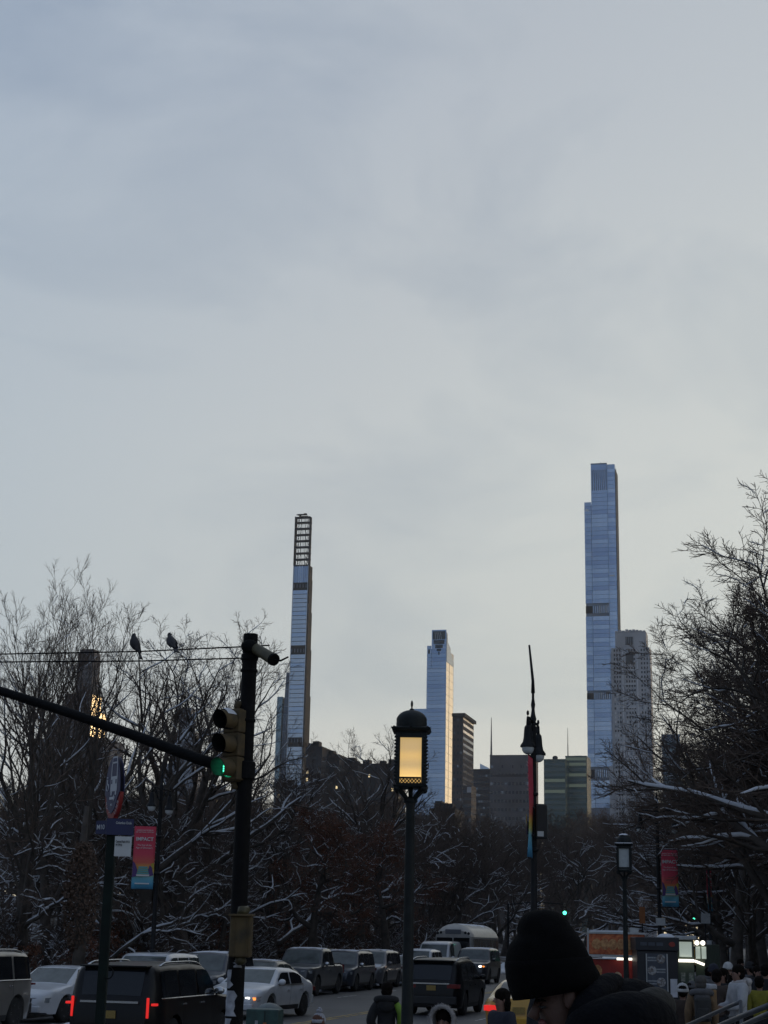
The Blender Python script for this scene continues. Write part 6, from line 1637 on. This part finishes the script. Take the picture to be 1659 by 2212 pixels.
# white coat holding a paper parcel
hw_ = hz(1590, 2088, 31)
r, J = person('person in a long off white hooded coat holding a brown paper parcel', 1592, 2088, 31, hw_, R(-78), WHC, BLK, 'short', group=CG, arms='hold', hood=FURW, long=.13, bulk=1.12)
h = hw_; o = thing('paper_parcel', 'brown paper parcel with a white top held by the person in the off white coat', 'parcel', r.matrix_basis @ Vector((0, -.315 * h, .58 * h)), R(-78 + 8))
b = MB(); b.box(-.19, .19, -.07, .09, .0, .40); b.build('paper_wrap', mat('kraft_paper', (.22, .13, .055), .8, var=.2, scale=7, bump=.3), o, bevel=.02); b = MB(); b.box(-.20, .20, -.08, .10, .402, .50); b.build('paper_top', WHC, o, bevel=.03)
person('person in a bright yellow jacket behind the off white coat', 1640, 2112, 34, hz(1640, 2112, 34), R(160), YELJ, BLK, 'short', group=CG)
for (px, py, D, yaw, m1, m2, hr, lab, kw) in ((1541, 2078, 37, 20, GRYC, BLK, 'short', 'tall person in a grey coat behind the tan coat', dict(hat='beanie', bob=NAV)), (1561, 2096, 36, -60, BLK, BLK, 'long', 'dark haired person between the tan coat and the paper parcel', {}),
      (1652, 2078, 39, 150, BLK, BLK, 'short', 'person in black at the right edge behind the yellow jacket', {}), (1572, 2072, 41, -40, NAV, BLK, 'short', 'person in navy with a white headband in the back of the crowd', dict(hat='beanie', bob=WHS)),
      (1533, 2092, 42, 100, BRN, BLK, 'short', 'person in brown beside the street tree trunk', dict(hood=GRYC)), (1620, 2080, 43, -130, GRYC, BLK, 'short', 'person in grey far back at the right, left of the one in black', dict(hat='beanie', bob=BLK)),
      (1446, 2150, 35, 60, BLK, BLK, 'long', 'small dark figure between the scarf and the pale jeans', {}), (1600, 2068, 52, 30, BLK, BLK, 'short', 'far dark figure seen over the shoulder of the off white coat', {}),
      (1549, 2098, 33, 150, BRN, BLK, 'short', 'person in a bulky brown coat just behind the tan coat on its right', dict(bulk=1.2)), (1430, 2140, 38, -100, NAV, BLK, 'short', 'person in a navy coat under the white sheet of the menu cart', {}),
      (1495, 2124, 36, 120, BLK, BLK, 'short', 'person in black between the pale jeans and the tan coat', dict(bulk=1.15, hat='beanie', bob=GRYC)), (1580, 2106, 34, -150, BRN, BLK, 'long', 'long haired person half hidden by the paper parcel', dict(bulk=1.1)), (1636, 2090, 40, 20, NAV, BLK, 'short', 'person in navy right behind the hood of the off white coat', dict(hood=BLK)),
      (1495, 2085, 48, -30, WHC, BLK, 'short', 'person in a white coat far back beside the green cart', {})):
    if 'hat' in kw: kw = dict(kw)
    person(lab, px, py, D, min(1.86, hz(px, py, D)), R(yaw), m1, m2, hr, group=CG, **kw)

# ------------------------------------------------------------------ the man in the beanie, close to the camera
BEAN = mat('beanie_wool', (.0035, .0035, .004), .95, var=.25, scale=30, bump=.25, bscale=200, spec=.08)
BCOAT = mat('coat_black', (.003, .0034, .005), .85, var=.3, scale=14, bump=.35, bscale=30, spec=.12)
BCOAT2 = mat('coat_navy_lining', (.010, .013, .023), .8, var=.25, scale=14, bump=.3, bscale=30, spec=.12)
SKIN2 = mat('skin_face', (.10, .054, .04), .6, var=.10, scale=18, bump=.08, bscale=90)
Dm = 4.2
hc = P(1196, 2120, Dm)                                       # centre of the head
r = thing('person', 'man in a black folded beanie and dark hooded coat close up, looking down left', 'person', (hc.x + .10, hc.y + .02, .80))
o0 = Vector((hc.x + .10, hc.y + .02, .80)); V = Vector
def L_(px, py, dy=0.0): return P(px, py, Dm) + V((0, dy, 0)) - o0
# head: stacked outlines in the plane facing the camera (px left, px right, y, half depth)
sect = [(1180, 1210, 2000, .02), (1160, 1228, 2018, .05), (1146, 1244, 2048, .070), (1142, 1258, 2085, .076), (1144, 1268, 2120, .077), (1153, 1263, 2142, .074), (1163, 1256, 2160, .071), (1158, 1252, 2176, .070), (1165, 1250, 2192, .068), (1172, 1250, 2210, .062), (1180, 1252, 2226, .055), (1200, 1256, 2244, .042)]
rows = []
for (a, c, y, d) in sect:
    p0, p1 = L_(a, y), L_(c, y); m = (p0 + p1) / 2; hx = (p1 - p0) / 2
    rows.append([m + hx * math.cos(t) * -1 + V((0, d * math.sin(t), 0)) for t in [2 * math.pi * k / 20 for k in range(20)]])
rows = rows[::-1]
b = MB(); b.grid(rows, closed=True)
n0 = 20; b.f.append(tuple(range(n0))); b.m.append(0); q = (len(rows) - 1) * n0; b.f.append(tuple(q + k for k in range(n0))); b.m.append(0)
# neck, shoulders, arms and legs run on from the head as the same body
body = b.build('head', SKIN2, r, smooth=True); su = body.modifiers.new('smooth', 'SUBSURF'); su.levels = su.render_levels = 2
# nose, brow, lips, ear
b = MB(); b.tube([L_(1163, 2160, -.02), L_(1156, 2178, -.03), L_(1149, 2191, -.03), L_(1160, 2199, -.03)], [.010, .012, .016, .008], 8); b.build('nose', SKIN2, body, smooth=True)
b = MB(); b.tube([L_(1166, 2206, -.035), L_(1172, 2211, -.05)], [.009, .007], 8); b.tube([L_(1168, 2214, -.035), L_(1175, 2217, -.05)], [.009, .007], 8); b.build('lips', mat('lips', (.16, .05, .045), .6), body, smooth=True)
b = MB(); b.tube([L_(1160, 2172, -.046), L_(1167, 2174, -.060), L_(1174, 2172, -.066)], [.002, .004, .002], 6); b.build('eye', BLACK, body, smooth=True)
b = MB(); b.tube([L_(1157, 2161, -.04), L_(1164, 2158, -.056), L_(1173, 2160, -.064)], [.003, .004, .002], 6); b.build('eyebrow', HAIRD, body, smooth=True)
b = MB(); b.ball(L_(1222, 2152, -.082), (.016, .010, .028), 10, 8); b.build('ear', SKIN2, body, smooth=True)
J = dict(chest=V((.06, .05, 1.22)), neck=V((.05, .03, 1.47)), chin=V((.02, .01, 1.55)), waist=V((.05, .05, 1.02)), pelvis=V((.05, .05, .90)))
E = [('chest', 'neck'), ('neck', 'chin'), ('chest', 'waist'), ('waist', 'pelvis')]; Rr = dict(chest=(.17, .12), neck=.062, chin=.05, waist=(.14, .11), pelvis=(.15, .12))
for s, sy in (('l', -1), ('r', 1)):
    J['sh' + s] = V((.07, .05 + sy * .19, 1.36)); J['el' + s] = V((.08, .05 + sy * .27, 1.08)); J['wr' + s] = V((-.10, .05 + sy * .22, .95)); J['hip' + s] = V((.05, .05 + sy * .09, .84)); J['kn' + s] = V((.03, .05 + sy * .1, .48)); J['an' + s] = V((.07, .05 + sy * .1, .09)); J['toe' + s] = V((-.07, .05 + sy * .12, .04))
    E += [('chest', 'sh' + s), ('sh' + s, 'el' + s), ('el' + s, 'wr' + s), ('pelvis', 'hip' + s), ('hip' + s, 'kn' + s), ('kn' + s, 'an' + s), ('an' + s, 'toe' + s)]
    Rr.update({'sh' + s: .07, 'el' + s: .048, 'wr' + s: .034, 'hip' + s: .09, 'kn' + s: .062, 'an' + s: .045, 'toe' + s: .04})
skinmesh('body', J, E, Rr, SKIN2, r)
for s in 'lr':
    b = MB(); hand(b, J['wr' + s], V((-1, 0, -.3)), V((0, 0, 1)), 1.0); b.build('hand', SKIN2, r, smooth=True)
    b = MB(); a_ = J['an' + s]; b.tube([V((a_.x + .05, a_.y, .04)), V((a_.x - .05, a_.y, .045)), V((a_.x - .20, a_.y, .035))], [.045, .05, .035], 10); b.build('shoe', BLACK, r, smooth=True)
JJ = {k: J[k].copy() for k in ('chest', 'waist', 'shl', 'shr', 'ell', 'elr')}; JJ['hem'] = V((.05, .05, .74)); JJ['cl'] = J['wrl'] * .9 + J['ell'] * .1; JJ['cr'] = J['wrr'] * .9 + J['elr'] * .1; JJ['collar'] = V((.09, .04, 1.43))
RR = dict(chest=(.21, .17), waist=(.19, .16), shl=.105, shr=.105, ell=.078, elr=.078, hem=(.20, .17), cl=.055, cr=.055, collar=(.10, .095))
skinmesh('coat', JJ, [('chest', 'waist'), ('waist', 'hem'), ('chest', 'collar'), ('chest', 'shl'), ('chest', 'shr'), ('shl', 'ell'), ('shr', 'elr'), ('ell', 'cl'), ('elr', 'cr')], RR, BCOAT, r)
JJ = {k: J[k].copy() for k in ('pelvis', 'hipl', 'hipr', 'knl', 'knr', 'anl', 'anr')}; RR = dict(pelvis=(.165, .135), hipl=.105, hipr=.105, knl=.078, knr=.078, anl=.062, anr=.062)
skinmesh('trousers', JJ, [('pelvis', 'hipl'), ('pelvis', 'hipr'), ('hipl', 'knl'), ('hipr', 'knr'), ('knl', 'anl'), ('knr', 'anr')], RR, BLK, r)
# beanie: outlines from the cuff edge up to the folded crown
cr8 = lambda x, y: ((1560 + x * .3858) * .6636, (2900 + y * .3858) * .6636)
lev = [((292, 915), (1024, 778), .100), ((258, 830), (1022, 755), .108), ((230, 735), (1008, 700), .112), ((219, 640), (968, 635), .112), ((222, 560), (932, 560), .110), ((240, 490), (900, 480), .106), ((262, 430), (868, 420), .100), ((312, 392), (830, 372), .094), ((322, 350), (800, 330), .088), ((318, 310), (772, 290), .080), ((330, 262), (742, 248), .070), ((356, 218), (706, 205), .058), ((400, 182), (650, 172), .042), ((470, 158), (580, 155), .02)]
rows = []
for (pa, pb_, d) in lev:
    p0, p1 = L_(*cr8(*pa)), L_(*cr8(*pb_)); m = (p0 + p1) / 2; hx = (p1 - p0) / 2
    rows.append([m - hx * math.cos(t) + V((0, d * math.sin(t), 0)) for t in [2 * math.pi * k / 40 for k in range(40)]])
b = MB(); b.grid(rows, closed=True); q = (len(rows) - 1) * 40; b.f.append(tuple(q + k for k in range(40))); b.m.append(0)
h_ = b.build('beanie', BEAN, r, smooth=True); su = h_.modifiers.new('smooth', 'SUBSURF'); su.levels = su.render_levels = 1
rows = []
for (pa, pb_, d) in (((300, 905), (1016, 772), .100), ((284, 925), (1030, 790), .106), ((250, 835), (1028, 752), .116), ((226, 740), (1013, 690), .119), ((214, 640), (966, 610), .119), ((216, 600), (950, 560), .116), ((226, 592), (938, 548), .109)):
    p0, p1 = L_(*cr8(*pa)), L_(*cr8(*pb_)); m = (p0 + p1) / 2; hx = (p1 - p0) / 2
    rows.append([m - hx * math.cos(t) + V((0, d * math.sin(t), 0)) for t in [2 * math.pi * k / 40 for k in range(40)]])
b = MB(); b.grid(rows, closed=True); b.build('beanie_cuff', BEAN, r, smooth=True)
# hood bunched behind the neck, shoulders below
def roll(nm, pts, rad, m, n=10):
    b = MB(); P_ = [L_(*cr8(x, y), dy) for x, y, dy in pts]; b.tube(P_, rad, n); o = b.build(nm, m, r, smooth=True); su = o.modifiers.new('smooth', 'SUBSURF'); su.levels = su.render_levels = 2; return o
roll('hood', [(760, 1180, -.10), (840, 1030, -.11), (930, 900, -.08), (1060, 800, -.02), (1170, 778, .04), (1235, 840, .08)], [.035, .042, .042, .036, .030, .02], BCOAT)
roll('hood', [(800, 1200, -.04), (900, 1060, -.06), (1010, 960, -.03), (1130, 890, .03), (1230, 880, .08)], [.05, .06, .058, .05, .035], BCOAT)
roll('hood_lining', [(850, 1180, -.10), (960, 1060, -.12), (1080, 960, -.10), (1200, 930, -.05), (1300, 960, .0)], [.03, .036, .034, .03, .02], BCOAT2)
roll('shoulder_fold', [(700, 1250, -.12), (900, 1160, -.16), (1120, 1080, -.17), (1330, 1060, -.13), (1500, 1130, -.05), (1580, 1240, 0)], [.06, .075, .08, .075, .06, .04], BCOAT)
roll('shoulder_fold', [(900, 1200, .0), (1150, 1040, .02), (1330, 960, .05), (1470, 980, .09), (1590, 1080, .12), (1640, 1200, .14)], [.06, .08, .078, .06, .05, .04], BCOAT)
roll('shoulder_fold', [(1180, 1130, -.08), (1350, 1010, -.06), (1480, 930, -.02), (1560, 960, .03), (1620, 1060, .06)], [.04, .05, .045, .04, .03], mat('coat_olive', (.012, .012, .010), .85, var=.3, scale=14, bump=.3, bscale=30))

# ------------------------------------------------------------------ handrails, bin, bits
RAILM = mat('rail_steel', (.085, .09, .10), .45, .4, var=.2, scale=8)
def rail(label, pts, rad):
    q = [P(px, py, D) for px, py, D in pts]; r = thing('handrail', label, 'handrail', (q[0].x, q[0].y, .13)); o = r.location.copy()
    b = MB(); b.tube([v - o for v in q], rad, 10); b.build('rail', RAILM, r, smooth=True)
    b = MB(); b.tube([v - o - Vector((0, 0, .42)) for v in q], rad * .7, 8); b.build('lower_rail', RAILM, r, smooth=True)
    for v in (q[0], q[-1]):
        b = MB(); b.tube([v - o, Vector((v.x - o.x, v.y - o.y, -.02))], rad * .9, 8); b.build('post', RAILM, r, smooth=True)
rail('thin handrail slanting up beside the off white coat', [(1478, 2218, 21), (1585, 2170, 19.5), (1600, 2164, 19.3)], .024)
rail('thick handrail running up to the right edge of the photo', [(1540, 2222, 14), (1600, 2196, 13.2), (1670, 2168, 12.4)], .021)
rail('lowest handrail in the bottom right corner', [(1590, 2222, 12.6), (1640, 2199, 12.0), (1680, 2181, 11.5)], .019)
b = MB(); b.add([(4.2, 11, -.1), (9, 11, -.1), (9, 21.5, -.1), (4.2, 21.5, -.1), (4.2, 11, .7), (9, 11, .7), (9, 21.5, .12), (4.2, 21.5, .12)], [(0, 3, 2, 1), (4, 5, 6, 7), (0, 1, 5, 4), (2, 3, 7, 6), (1, 2, 6, 5), (3, 0, 4, 7)])
tag(b.build('ramp', STONE), kind='structure')
TEAL = mat('box_teal', (.035, .085, .075), .6, scale=5, col2=(.02, .04, .04), thresh=(.35, .65))
p = P(548, 2180, 30); hb = p.z - .13
r = thing('newspaper_box', 'dull green street box with faded stickers behind the foot of the traffic pole', 'newspaper box', (p.x, p.y, .13), R(-8))
b = MB(); b.box(-.14, .46, 0, .5, .06, hb); b.build('cabinet', TEAL, r, bevel=.02); b = MB(); b.box(.205, .215, -.012, .0, .1, hb - .02); b.build('door_gap', BLACK, r)
g = random.Random(9)
for k in range(14):
    x, z = g.uniform(-.1, .38), g.uniform(.15, hb - .12); b = MB(); b.box(x, x + g.uniform(.04, .1), -.010 - k * .0005, -.002, z, z + g.uniform(.03, .08)); b.build('sticker', (STICK, ORANGE, TEAL, PRINTG)[k % 4], r)
p = P(582, 2166, 32)
r = thing('litter_bin', 'round topped grey green litter bin behind the street box', 'litter bin', (p.x, p.y, .13)); hb = p.z - .13
b = MB(); b.lathe([(.24, 0), (.27, .1), (.27, hb - .28)], 20); b.build('drum', TEAL, r, smooth=True, sharp=40); b = MB(); b.lathe([(.28, hb - .278), (.285, hb - .22), (.24, hb - .09), (.13, hb - .02), (.02, hb)], 20); b.build('domed_lid', mat('lid_grey', (.12, .14, .14), .55, var=.2, scale=9), r, smooth=True, sharp=40)

# ------------------------------------------------------------------ the air
hz_m = bpy.data.materials.new('haze'); hz_m.use_nodes = True; nt = hz_m.node_tree; nt.nodes.clear()
pv = nt.nodes.new('ShaderNodeVolumePrincipled'); pv.inputs['Color'].default_value = (.80, .86, .95, 1); pv.inputs['Density'].default_value = .00006; pv.inputs['Anisotropy'].default_value = .2
ou = nt.nodes.new('ShaderNodeOutputMaterial'); nt.links.new(pv.outputs[0], ou.inputs['Volume'])
b = MB(); b.box(-1900, 1900, -350, 3050, -1.2, 520); hzb = tag(b.build('haze', hz_m), kind='stuff')
